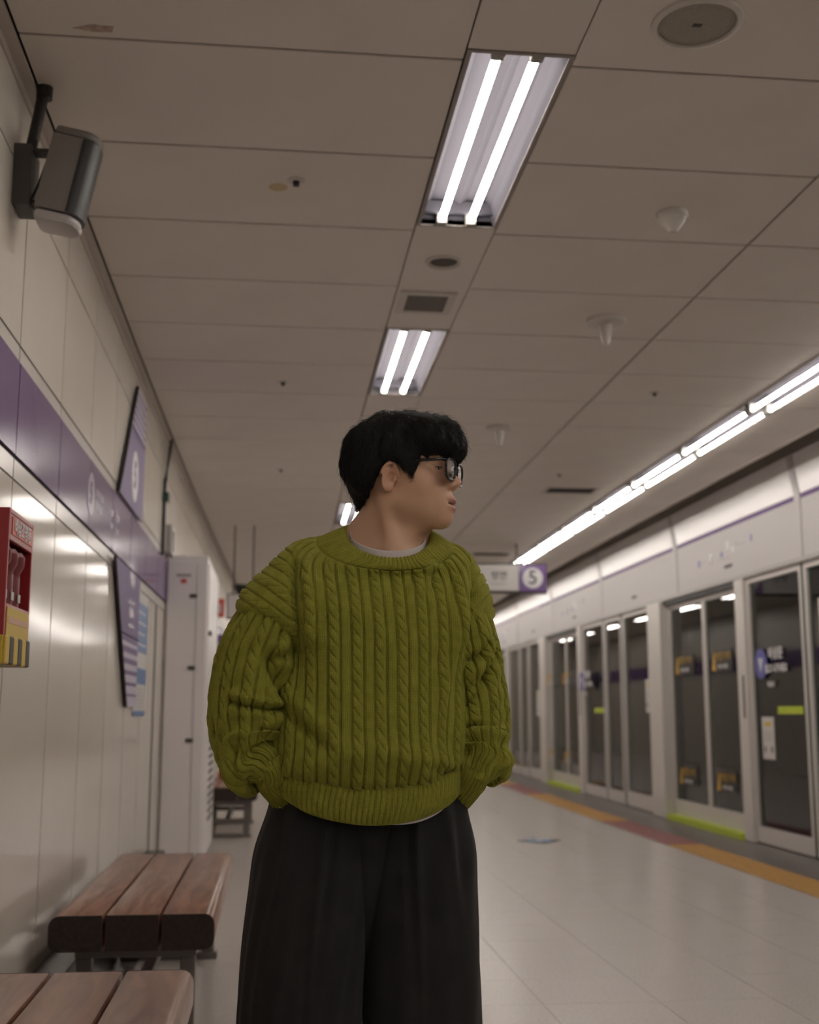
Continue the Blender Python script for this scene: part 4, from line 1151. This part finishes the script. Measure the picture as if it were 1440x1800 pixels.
M['trouser'] = mat('black_twill', (0.020, 0.0195, 0.020), 0.8, spec=0.2, sheen=0.06, bump=(900, 0.25), noise=(18, 0.15, 4))

def cr(keys, t):
    """Catmull-Rom through rows (t, values...)"""
    K = np.asarray(keys, float); ts = K[:, 0]; out = np.zeros(t.shape+(K.shape[1]-1,))
    i = np.clip(np.searchsorted(ts, t, 'right')-1, 0, len(ts)-2)
    P = lambda q: K[np.clip(q, 0, len(ts)-1), 1:]
    u = ((t-ts[i])/(ts[i+1]-ts[i]))[..., None]
    p0, p1, p2, p3 = P(i-1), P(i), P(i+1), P(i+2)
    return 0.5*((2*p1)+(-p0+p2)*u+(2*p0-5*p1+4*p2-p3)*u*u+(-p0+3*p1-3*p2+p3)*u**3)
def sst(a, b, x):
    t = np.clip((x-a)/(b-a), 0, 1); return t*t*(3-2*t)
def cable(s, v, pitch=0.0445, L=0.0255, amp=0.0050):
    """height of a rope-cable knit: s across the columns, v along them"""
    q = s/pitch; c = (q-np.round(q))*pitch; k = np.round(q)
    w = 0.0100
    ax = np.abs(c)
    inside = sst(w+0.0015, w-0.0025, ax)
    ph = (v+0.95*c+0.0030*np.sin(c/w*1.7)+0.009*k)/L
    ph = ph-np.floor(ph)
    lobe = np.sqrt(np.clip(1-(np.abs(ph-0.5)*2)**2.2, 0, 1))
    cross = np.exp(-(np.minimum(ph, 1-ph)*L/0.0026)**2)*sst(0.75, -0.35, c/w)
    rope = inside*(0.62+0.38*lobe-0.62*cross)*np.sqrt(np.clip(1-(c/(w+0.003))**2*0.75, 0, 1))
    groove = np.exp(-((ax-(w+0.0016))/0.0019)**2)
    flat = sst(w+0.003, w+0.006, ax)
    ribs = 0.10*np.cos(2*np.pi*c/0.0036)*flat
    return amp*(rope*0.95+0.48*flat+0.35*ribs-0.75*groove)
def rib(s, per=0.0105, amp=0.0034):
    x = np.abs(np.sin(np.pi*s/per)); return amp*(np.sqrt(x)*1.0-0.5)
def grid_quads(nu, nv, wrap):
    I = np.arange(nu*nv).reshape(nv, nu)
    if wrap: J = np.roll(I, -1, 1)
    else: J = I[:, 1:]; I = I[:, :-1]
    return np.stack([I[:-1], J[:-1], J[1:], I[1:]], -1).reshape(-1, 4)
def normals(P, wrap=True):
    if wrap: du = np.roll(P, -1, 1)-np.roll(P, 1, 1)
    else: du = np.gradient(P, axis=1)
    dv = np.gradient(P, axis=0)
    n = np.cross(du, dv); return n/(np.linalg.norm(n, axis=2, keepdims=True)+1e-12)
def arc(P, ax, wrap_from=None):
    d = np.linalg.norm(np.diff(P, axis=ax), axis=2)
    z = np.zeros_like(np.take(P[..., 0], [0], ax)); return np.concatenate([z, np.cumsum(d, ax)], ax)
def smooth_noise(a, b, seed):
    r = np.random.default_rng(seed); o = 0
    for i in range(5):
        fa, fb = r.uniform(2, 9), r.uniform(2, 9); o = o+np.sin(fa*a+r.uniform(0, 6.3)+fb*b*0.8)*r.uniform(0.4, 1)
    return o/5
YAW_ = 0.20                            # the shoulders are turned a little to his left

sweater = empty('sweater'); sweater.parent = person; sweater['label'] = 'oversized olive green cable knit sweater'

# torso rings: t, z, left edge, right edge, half depth, cy, tilt(front lower), front sag, squareness
TK = [(0.00, 1.020, -0.238, 0.150, 0.138, 0.010, 0.000, 0.086, 2.35),
      (0.05, 1.032, -0.243, 0.157, 0.150, 0.006, 0.000, 0.077, 2.35),
      (0.12, 1.054, -0.244, 0.161, 0.156, 0.004, 0.000, 0.053, 2.35),
      (0.26, 1.104, -0.233, 0.162, 0.150, 0.006, 0.000, 0.016, 2.35),
      (0.42, 1.175, -0.214, 0.166, 0.142, 0.010, 0.000, 0.000, 2.4),
      (0.48, 1.205, -0.216, 0.172, 0.140, 0.010, 0.000, 0.000, 2.6),
      (0.54, 1.238, -0.262, 0.196, 0.138, 0.012, 0.000, 0.000, 2.5),
      (0.60, 1.272, -0.307, 0.217, 0.135, 0.014, 0.000, 0.000, 2.55),
      (0.66, 1.305, -0.300, 0.214, 0.130, 0.018, 0.006, 0.000, 2.5),
      (0.72, 1.338, -0.277, 0.206, 0.122, 0.021, 0.020, 0.000, 2.7),
      (0.78, 1.366, -0.250, 0.192, 0.113, 0.020, 0.038, 0.000, 2.5),
      (0.83, 1.387, -0.230, 0.180, 0.107, 0.018, 0.050, 0.000, 2.3),
      (0.88, 1.405, -0.207, 0.162, 0.103, 0.014, 0.061, 0.000, 2.2),
      (0.93, 1.416, -0.171, 0.135, 0.101, 0.009, 0.067, 0.000, 2.1),
      (0.97, 1.418, -0.143, 0.115, 0.099, 0.006, 0.068, 0.000, 2.0),
      (1.00, 1.417, -0.124, 0.100, 0.097, 0.004, 0.068, 0.000, 2.0)]
def torso(u, t, inset=0.0):
    """u angle: 0 = front centre, positive to the right of the picture"""
    k = cr(TK, t); z, xl, xr, b, cy, ti, sag, n = [k[..., i] for i in range(8)]
    cx, a = (xl+xr)/2, (xr-xl)/2
    c, s = np.cos(u), np.sin(u)
    r = (np.abs(s)**n+np.abs(c)**n)**(-1/n)
    x = (a-inset)*s*r; y = -(b-inset)*c*r
    zz = z+ti*(y/b)*np.where(y < 0, 1.0, 0.45)-sag*np.clip(c, -0.3, 1)
    return np.stack([cx+x, cy+y+YAW_*x*(1-0.6*sst(0.85, 1, t)), zz], -1)
NU, NV = 900, 540
u = np.linspace(-math.pi, math.pi, NU, endpoint=False)[None, :].repeat(NV, 0); t = np.linspace(0, 0.950, NV)[:, None].repeat(NU, 1)
P = torso(u, t)
s_ = arc(P, 1); mid = NU//2
x_f = P[:, NU//4:3*NU//4, 0]; s_ = s_-np.array([np.interp(0.0, x_f[i], s_[i, NU//4:3*NU//4]) for i in range(NV)])[:, None]; v_ = arc(P, 0); v_ = v_[:, mid:mid+1]+0*v_
N = normals(P)
if N[NV//2, mid, 1] > 0: N = -N
# soft folds: from the armpits, above the hem, collar pull
x, z = P[..., 0], P[..., 2]
fr = sst(-0.2, 0.5, np.cos(u))
f = 0.007*smooth_noise(u*1.4, z*9, 3)*sst(1.38, 1.30, z)
def vee(c, w): return np.exp(-((x-c)/w)**2)
jr = 0.150+0.10*(z-1.25); jl = -0.196-0.05*(z-1.25)          # where body meets arm
up_ = sst(1.19, 1.23, z)*sst(1.40, 1.34, z)*fr
f -= 0.016*vee(jr, 0.009)*up_; f += 0.009*vee(jr-0.026, 0.013)*up_
f -= 0.018*vee(jl, 0.009)*up_; f += 0.008*vee(jl+0.026, 0.014)*up_
f += 0.009*np.exp(-((x-0.098-0.32*(z-1.15))/0.014)**2)*sst(1.42, 1.34, z)*sst(1.02, 1.16, z)*fr      # ridge beside his left arm
f += 0.011*np.exp(-((x-0.070-0.55*(z-1.37))/0.013)**2)*sst(1.27, 1.35, z)*sst(1.44, 1.40, z)*fr      # shoulder folds by the collar
f -= 0.008*np.exp(-((x-0.096-0.55*(z-1.37))/0.010)**2)*sst(1.27, 1.35, z)*sst(1.44, 1.40, z)*fr
f += 0.008*np.exp(-((z-1.010+0.25*np.abs(x+0.05))/0.022)**2)*fr                                       # roll above the hem
f -= 0.012*np.exp(-((z-0.985+0.30*(x-0.02))/0.014)**2)*sst(0.03, 0.09, x)*fr                          # tuck at his left hip
f -= 0.012*np.exp(-((z-1.04+0.9*(x+0.17))/0.016)**2)*np.exp(-((x+0.17)/0.05)**2)*fr                   # drag line at his right hip
f += 0.008*np.exp(-((z-1.075+0.9*(x+0.17))/0.020)**2)*np.exp(-((x+0.17)/0.06)**2)*fr
P2 = P+N*f[..., None]
N2 = normals(P2); N2 = N2*np.sign((N2*N).sum(-1, keepdims=True))
h = cable(s_-0.008+0.012*sst(1.2, 1.4, z), v_)
# over the arms the columns run beside the arm-hole seam
capL = (x < jl) & (z > 1.19); capR = (x > jr) & (z > 1.19)
hL = cable((x+0.312)*0.62+(z-1.278)*0.785-0.030, -((x+0.312)*0.785-(z-1.278)*0.62))
hR = cable((0.2215-x)*0.66+(z-1.278)*0.75-0.030, (0.2215-x)*0.75-(z-1.278)*0.66)
h = np.where(capL, hL*0.55, np.where(capR, hR*0.6, h))*sst(0.950, 0.925, t)
uvt = np.stack([s_, v_], -1)
P3 = P2+N2*h[..., None]
i_c = NV-3; ring_c = P2[i_c]+np.array([0, 0, 0.0005]); u_c = u[0].copy()
link('torso', np_mesh('torso', P3.reshape(-1, 3), grid_quads(NU, NV, True), M['knit'], uv=np.stack([s_, v_], -1).reshape(-1, 2)), sweater)

# hem band
NU2, NV2 = 1300, 40
u = np.linspace(-math.pi, math.pi, NU2, endpoint=False)[None, :].repeat(NV2, 0); w = np.linspace(0, 1, NV2)[:, None].repeat(NU2, 1)
top = torso(u[:1], np.full((1, NU2), 0.012)).repeat(NV2, 0)
c = np.cos(u)
drop = 0.064+0.004*np.sin(2*u+1)
base = top.copy(); base[..., 2] -= drop*w
inw = 0.005*np.sin(np.pi*w)-0.006*w**2+0.003*smooth_noise(u*3, w, 8)
ctr = np.array([-0.046, 0.01, 0]); rad = base-ctr; rad[..., 2] = 0; rad /= np.linalg.norm(rad, axis=2, keepdims=True)
s_ = arc(top, 1)
B = base+rad*(inw+rib(s_+0.010*w, 0.0105, 0.0050)*sst(0, 0.06, w)*sst(1.02, 0.9, w))[..., None]
lip_ = B[-1:]-rad[-1:]*0.012+np.array([0, 0, 0.004]); B = np.concatenate([B, lip_], 0)
uvb = np.concatenate([np.stack([s_, w*0.06], -1), np.stack([s_[-1:], w[-1:]*0.06], -1)], 0)
link('hem_band', np_mesh('hem_band', B.reshape(-1, 3), grid_quads(NU2, NV2+1, True), M['knit'], uv=uvb.reshape(-1, 2)), sweater)

# collar
NU3, NV3 = 760, 34
u = np.linspace(-math.pi, math.pi, NU3, endpoint=False)[None, :].repeat(NV3, 0); w = np.linspace(0, 1, NV3)[:, None].repeat(NU3, 1)
ring0 = np.stack([np.interp(u[0], u_c, ring_c[:, i], period=2*math.pi) for i in range(3)], -1)
cc = np.array([-0.010, 0.002])
def ring(a, b, zc, ti):
    c_, s0 = np.cos(u[0]), np.sin(u[0]); return np.stack([cc[0]+a*s0, cc[1]-b*c_+YAW_*0.4*a*s0, zc-ti*c_*np.where(c_ > 0, 1.0, 0.5)], -1)
r1 = ring(0.104, 0.093, 1.431, 0.072); r2 = ring(0.090, 0.082, 1.438, 0.062); r3 = ring(0.084, 0.077, 1.426, 0.062)
K = np.stack([ring0, r1, r2, r3], 0); tk = np.array([0, 0.5, 0.9, 1.0])
Pc = cr(np.concatenate([tk[:, None], K.reshape(4, -1)], 1), w[:, 0]).reshape(NV3, NU3, 3)
Nc = normals(Pc); 
if Nc[NV3//3, NU3//2, 1] > 0: Nc = -Nc
s_ = arc(np.stack([r1], 0), 1).repeat(NV3, 0)
Pc = Pc+Nc*(0.004*np.sin(np.pi*np.clip(w/0.95, 0, 1))+rib(s_, 0.0088, 0.0034)*sst(0, 0.12, w)*sst(1.0, 0.85, w)-0.003*np.exp(-(w/0.05)**2))[..., None]
link('collar', np_mesh('collar', Pc.reshape(-1, 3), grid_quads(NU3, NV3, True), M['knit'], uv=np.stack([s_, w*0.035], -1).reshape(-1, 2)), sweater)

# sleeves: t, centre x, y, z, radius across, radius in depth
SL = [(0.00, -0.185, -0.022, 1.325, 0.040, 0.050), (0.14, -0.234, -0.034, 1.260, 0.062, 0.080), (0.24, -0.256, -0.040, 1.215, 0.074, 0.088), (0.34, -0.270, -0.045, 1.170, 0.077, 0.086),
      (0.52, -0.281, -0.055, 1.085, 0.077, 0.086), (0.68, -0.278, -0.066, 1.022, 0.071, 0.080), (0.80, -0.268, -0.080, 0.990, 0.056, 0.062),
      (0.91, -0.252, -0.090, 0.980, 0.043, 0.046), (1.00, -0.238, -0.092, 0.965, 0.029, 0.032)]
SR = [(0.00, 0.105, 0.035, 1.325, 0.040, 0.050), (0.14, 0.138, 0.036, 1.260, 0.064, 0.080), (0.24, 0.146, 0.038, 1.215, 0.073, 0.086), (0.34, 0.152, 0.040, 1.170, 0.075, 0.082),
      (0.52, 0.162, 0.035, 1.085, 0.078, 0.084), (0.68, 0.166, 0.020, 1.020, 0.073, 0.078), (0.80, 0.170, -0.004, 0.984, 0.056, 0.060),
      (0.91, 0.165, -0.016, 0.968, 0.042, 0.042), (1.00, 0.156, -0.018, 0.948, 0.028, 0.031)]
def tube_frame(keys, tv):
    k = cr(keys, tv); C = k[:, :3]
    T = np.gradient(C, axis=0); T /= np.linalg.norm(T, axis=1, keepdims=True)
    fwd = np.array([0, -1.0, 0]); A = fwd-(T@fwd)[:, None]*T; A /= np.linalg.norm(A, axis=1, keepdims=True)   # towards the viewer
    Bv = np.cross(A, T); 
    Bv *= np.sign(Bv[:, :1]+1e-9)                                                                                # towards +x
    return C, T, A, Bv, k[:, 3], k[:, 4]
def sleeve(keys, sgn, seed):
    NU, NV = 460, 420
    tv = np.linspace(0, 1, NV); C, T, A, Bv, ra, rb = tube_frame(keys, tv)
    u = np.linspace(-math.pi, math.pi, NU, endpoint=False)[None, :].repeat(NV, 0); tt = tv[:, None].repeat(NU, 1)
    d = A[:, None]*np.cos(u)[..., None]*rb[:, None, None]+Bv[:, None]*np.sin(u)[..., None]*ra[:, None, None]
    P = C[:, None]+d
    N = d/np.linalg.norm(d, axis=2, keepdims=True)
    inner = -sgn*np.sin(u)                         # +1 on the side of the torso
    front = np.cos(u)
    f = 0.0065*smooth_noise(u*1.2, tt*10, seed)*sst(0.05, 0.25, tt)
    Lt = arc(C[:, None], 0)[:, 0]
    pa = u*0.078; pb = np.interp(tt, tv, Lt)
    def fold(t0, u0, t1, u1, wd, dp):
        """a crease along a line on the cloth, with a roll of cloth above it"""
        a = np.array([u0*0.078, np.interp(t0, tv, Lt)]); b = np.array([u1*0.078, np.interp(t1, tv, Lt)])
        ab = b-a; L = np.hypot(*ab); e = ab/L; nrm = np.array([-e[1], e[0]])
        if nrm[1] > 0: nrm = -nrm
        q = (pa-a[0])*e[0]+(pb-a[1])*e[1]; dd = (pa-a[0])*nrm[0]+(pb-a[1])*nrm[1]
        dd = dd+0.10*L*np.sin(np.pi*np.clip(q/L, 0, 1))
        end = sst(-0.018, 0.010, q)*sst(L+0.018, L-0.010, q)
        return end*(-dp*np.exp(-(dd/wd)**2)+0.60*dp*np.exp(-((dd-2.0*wd)/(1.5*wd))**2)+0.3*dp*np.exp(-((dd+2.4*wd)/(1.8*wd))**2))
    if sgn < 0:
        for a_ in ((0.500, 1.55, 0.520, -0.45, 0.0065, 0.016), (0.61, 1.6, 0.68, 0.3, 0.011, 0.009),
                   (0.70, 1.7, 0.82, -0.2, 0.012, 0.014), (0.82, 1.5, 0.92, 0.0, 0.010, 0.010), (0.74, -0.3, 0.88, -1.1, 0.010, 0.012),
                   (0.30, 0.20, 0.47, 1.00, 0.016, 0.018), (0.22, 0.8, 0.34, 0.35, 0.010, 0.008), (0.32, -1.10, 0.64, -1.0, 0.007, 0.005)):
            f += fold(*a_)
        f += 0.017*np.exp(-((tt-0.84)/0.06)**2)*sst(0.1, 0.9, -inner)                          # puff hanging over the wrist
    else:
        for a_ in ((0.22, 0.75, 0.33, -0.6, 0.009, 0.011), (0.26, 0.95, 0.46, -0.35, 0.009, 0.013), (0.40, 0.45, 0.55, -0.8, 0.011, 0.010),
                   (0.62, -1.5, 0.65, 0.0, 0.008, 0.010), (0.68, -1.5, 0.79, 0.95, 0.009, 0.016), (0.78, -1.4, 0.89, 0.6, 0.009, 0.013)):
            f += fold(*a_)
        f += 0.017*np.exp(-((tt-0.84)/0.06)**2)*sst(0.1, 0.9, -inner)
    P2 = P+N*f[..., None]
    N2 = normals(P2); N2 = N2*np.sign((N2*N).sum(-1, keepdims=True))
    s_ = u*0.077; L = arc(C[:, None], 0)
    h = cable(s_+0.006, -L+0*u, 0.0445)*sst(1.0, 0.93, tt)*(1-0.45*sst(0.55, 0.68, tt))
    P3 = P2+N2*h[..., None]
    return link('sleeve', np_mesh('sleeve', P3.reshape(-1, 3), grid_quads(NU, NV, True), M['knit'], uv=np.stack([s_, L+0*u], -1).reshape(-1, 2)), sweater)
slL = sleeve(SL, -1, 11); slR = sleeve(SR, 1, 12)
# cuffs
def cuff(path, r0, r1):
    NU, NV = 300, 60
    keys = [(i/(len(path)-1), *p, r0+(r1-r0)*i/(len(path)-1), (r0+(r1-r0)*i/(len(path)-1))*1.1) for i, p in enumerate(path)]
    tv = np.linspace(0, 1, NV); C, T, A, Bv, ra, rb = tube_frame(keys, tv)
    u = np.linspace(-math.pi, math.pi, NU, endpoint=False)[None, :].repeat(NV, 0); w = tv[:, None].repeat(NU, 1)
    d = A[:, None]*np.cos(u)[..., None]*rb[:, None, None]+Bv[:, None]*np.sin(u)[..., None]*ra[:, None, None]
    N = d/np.linalg.norm(d, axis=2, keepdims=True); s_ = u*0.036
    P = C[:, None]+d+N*(rib(s_, 0.0085, 0.003)+0.003*smooth_noise(u*2, w*3, 4))[..., None]
    return link('cuff', np_mesh('cuff', P.reshape(-1, 3), grid_quads(NU, NV, True), M['knit'], uv=np.stack([s_, w*0.07], -1).reshape(-1, 2)), sweater)
cuff([(-0.248, -0.094, 0.990), (-0.238, -0.090, 0.970), (-0.230, -0.070, 0.946), (-0.198, -0.016, 0.905)], 0.034, 0.030)
cuff([(0.164, -0.020, 0.972), (0.156, -0.016, 0.952), (0.144, 0.002, 0.928), (0.118, 0.045, 0.890)], 0.033, 0.029)

# ---- undershirt: neck band and the tail below the sweater
under = empty('undershirt'); under.parent = person; under['label'] = 'white t-shirt showing at neck and hem'
NU, NV = 200, 16
u = np.linspace(-math.pi, math.pi, NU, endpoint=False)[None, :].repeat(NV, 0); w = np.linspace(0, 1, NV)[:, None].repeat(NU, 1)
c_, s0 = np.cos(u), np.sin(u)
ra = 0.083-0.005*w; rb_ = 0.075-0.004*w
Pn = np.stack([cc[0]+ra*s0, cc[1]-rb_*c_+YAW_*0.4*ra*s0, 1.402-0.056*c_+w*(0.040+0.006*c_)-0.006*(1-c_)], -1)
Pn = np.concatenate([Pn, Pn[-1:]*1.0+np.array([0, 0, -0.004])-0.003*np.stack([s0[-1:], -c_[-1:], 0*c_[-1:]], -1)], 0)
link('neck_band', np_mesh('neck_band', Pn.reshape(-1, 3), grid_quads(NU, NV+1, True), M['tee']), under)
u = np.linspace(-math.pi, math.pi, 240, endpoint=False)[None, :].repeat(24, 0); w = np.linspace(0, 1, 24)[:, None].repeat(240, 1)
Tt = torso(u[:1], np.full((1, 240), 0.02)).repeat(24, 0); rad = Tt-ctr; rad[..., 2] = 0; rad /= np.linalg.norm(rad, axis=2, keepdims=True)
Tt = Tt-rad*(0.008+0.004*w)[..., None]; Tt[..., 2] -= w*(0.058+0.018*np.exp(-((u-0.5)/0.55)**2))
link('tail', np_mesh('tail', Tt.reshape(-1, 3), grid_quads(240, 24, True), M['tee']), under)

# ---- trousers: waist, two wide legs
trs = empty('trousers'); trs.parent = person; trs['label'] = 'black wide leg trousers with front pleats'
LL = [(0.0, -0.134, 0.018, 0.995, 0.095, 0.096), (0.08, -0.141, 0.012, 0.900, 0.099, 0.110), (0.2, -0.154, 0.008, 0.80, 0.110, 0.120), (0.35, -0.166, 0.004, 0.68, 0.116, 0.122),
      (0.55, -0.175, 0.0, 0.52, 0.1175, 0.120), (0.8, -0.180, 0.0, 0.25, 0.118, 0.118), (1.0, -0.182, 0.0, 0.025, 0.118, 0.118)]
LR = [(0.0, 0.045, 0.056, 0.995, 0.093, 0.096), (0.08, 0.053, 0.050, 0.900, 0.098, 0.110), (0.2, 0.054, 0.042, 0.80, 0.110, 0.120), (0.35, 0.057, 0.032, 0.68, 0.114, 0.122),
      (0.55, 0.060, 0.025, 0.52, 0.1145, 0.120), (0.8, 0.062, 0.025, 0.25, 0.115, 0.118), (1.0, 0.062, 0.025, 0.025, 0.115, 0.118)]
def leg(keys, sgn, seed):
    NU, NV = 260, 260
    tv = np.linspace(0, 1, NV); k = cr(keys, tv)
    u = np.linspace(-math.pi, math.pi, NU, endpoint=False)[None, :].repeat(NV, 0); tt = tv[:, None].repeat(NU, 1)
    n = 2.5
    c, s = np.cos(u), np.sin(u); r = (np.abs(c)**n+np.abs(s)**n)**(-1/n)
    d = np.stack([k[:, 3:4]*s*r, -k[:, 4:5]*c*r, 0*u], -1)
    P = k[:, None, :3]+d; N = d/np.linalg.norm(d, axis=2, keepdims=True)
    inner = -sgn*s
    f = 0.0055*smooth_noise(u*2.2, tt*3.0, seed)*sst(0.02, 0.2, tt)
    sp = P[..., 0]-k[:, None, 0]
    fr = sst(0.1, 0.6, c)
    f += 0.008*np.exp(-((sp+sgn*0.012)/0.008)**2)*fr*sst(0.75, 0.2, tt)                     # pressed pleat
    f -= 0.006*np.exp(-((sp+sgn*0.030)/0.008)**2)*fr*sst(0.5, 0.1, tt)
    f += 0.006*np.exp(-((sp-sgn*(0.045+0.10*(tt-0.1)))/0.010)**2)*fr*sst(0.45, 0.15, tt)    # pocket pull
    f -= 0.007*np.exp(-((sp-sgn*(0.070+0.02*tt))/0.012)**2)*fr*sst(0.35, 0.1, tt)
    f += 0.006*np.exp(-((tt-0.18)/0.08)**2)*sst(0.3, 0.9, sgn*s)                             # hand in the pocket
    f *= sst(1.0, 0.6, np.maximum(inner, 0))*1.0
    P = P+N*f[..., None]
    return link('trouser_leg', np_mesh('trouser_leg', P.reshape(-1, 3), grid_quads(NU, NV, True), M['trouser']), trs)
leg(LL, -1, 21); leg(LR, 1, 22)
# waist block closing the top
NU, NV = 200, 30
u = np.linspace(-math.pi, math.pi, NU, endpoint=False)[None, :].repeat(NV, 0); w = np.linspace(0, 1, NV)[:, None].repeat(NU, 1)
Pw = np.stack([-0.046+(0.184-0.012*w)*np.sin(u), 0.030-(0.104-0.006*w)*np.cos(u)+0.14*0.184*np.sin(u), 0.86+0.12*w], -1)
link('waistband', np_mesh('waistband', Pw.reshape(-1, 3), grid_quads(NU, NV, True), M['trouser']), trs)
NV = 60; u = np.linspace(-math.pi, math.pi, NU, endpoint=False)[None, :].repeat(NV, 0); w = np.linspace(0, 1, NV)[:, None].repeat(NU, 1)
Pw = np.stack([-0.052+(0.085-0.06*w)*np.sin(u)+0.006*w, 0.024-(0.106+0.006*np.sin(math.pi*w)-0.085*w**2.5)*np.cos(u)+0.012*np.sin(u), 0.95-0.375*w], -1)
link('trouser_fly', np_mesh('trouser_fly', Pw.reshape(-1, 3), grid_quads(NU, NV, True), M['trouser']), trs)
# ---- shoes
for sx, sy in ((-0.175, -0.03), (0.058, -0.005)):
    sh = empty('shoe', (sx, sy, 0)); sh.parent = person
    sole = [(0.045*math.cos(R(a)), -0.035+(0.155 if math.sin(R(a)) < 0 else 0.125)*math.sin(R(a))) for a in range(0, 360, 12)]
    MB().prism(sole, 'z', 0.0, 0.028).build('sole', M['offwhite'], sh, bevel=0.005)
    b = MB(); n = len(sole)
    for lv, (z, k) in enumerate(((0.026, 0.97), (0.05, 0.95), (0.075, 0.82), (0.095, 0.6), (0.105, 0.3))):
        b.v += [(x*k, (y-0.05)*k+0.05, z) for x, y in sole]
    for lv in range(4):
        for i in range(n): b.f.append((lv*n+i, lv*n+(i+1) % n, (lv+1)*n+(i+1) % n, (lv+1)*n+i))
    b.f.append(tuple(4*n+i for i in range(n)))
    b.build('upper', M['black'], sh, smooth='all')
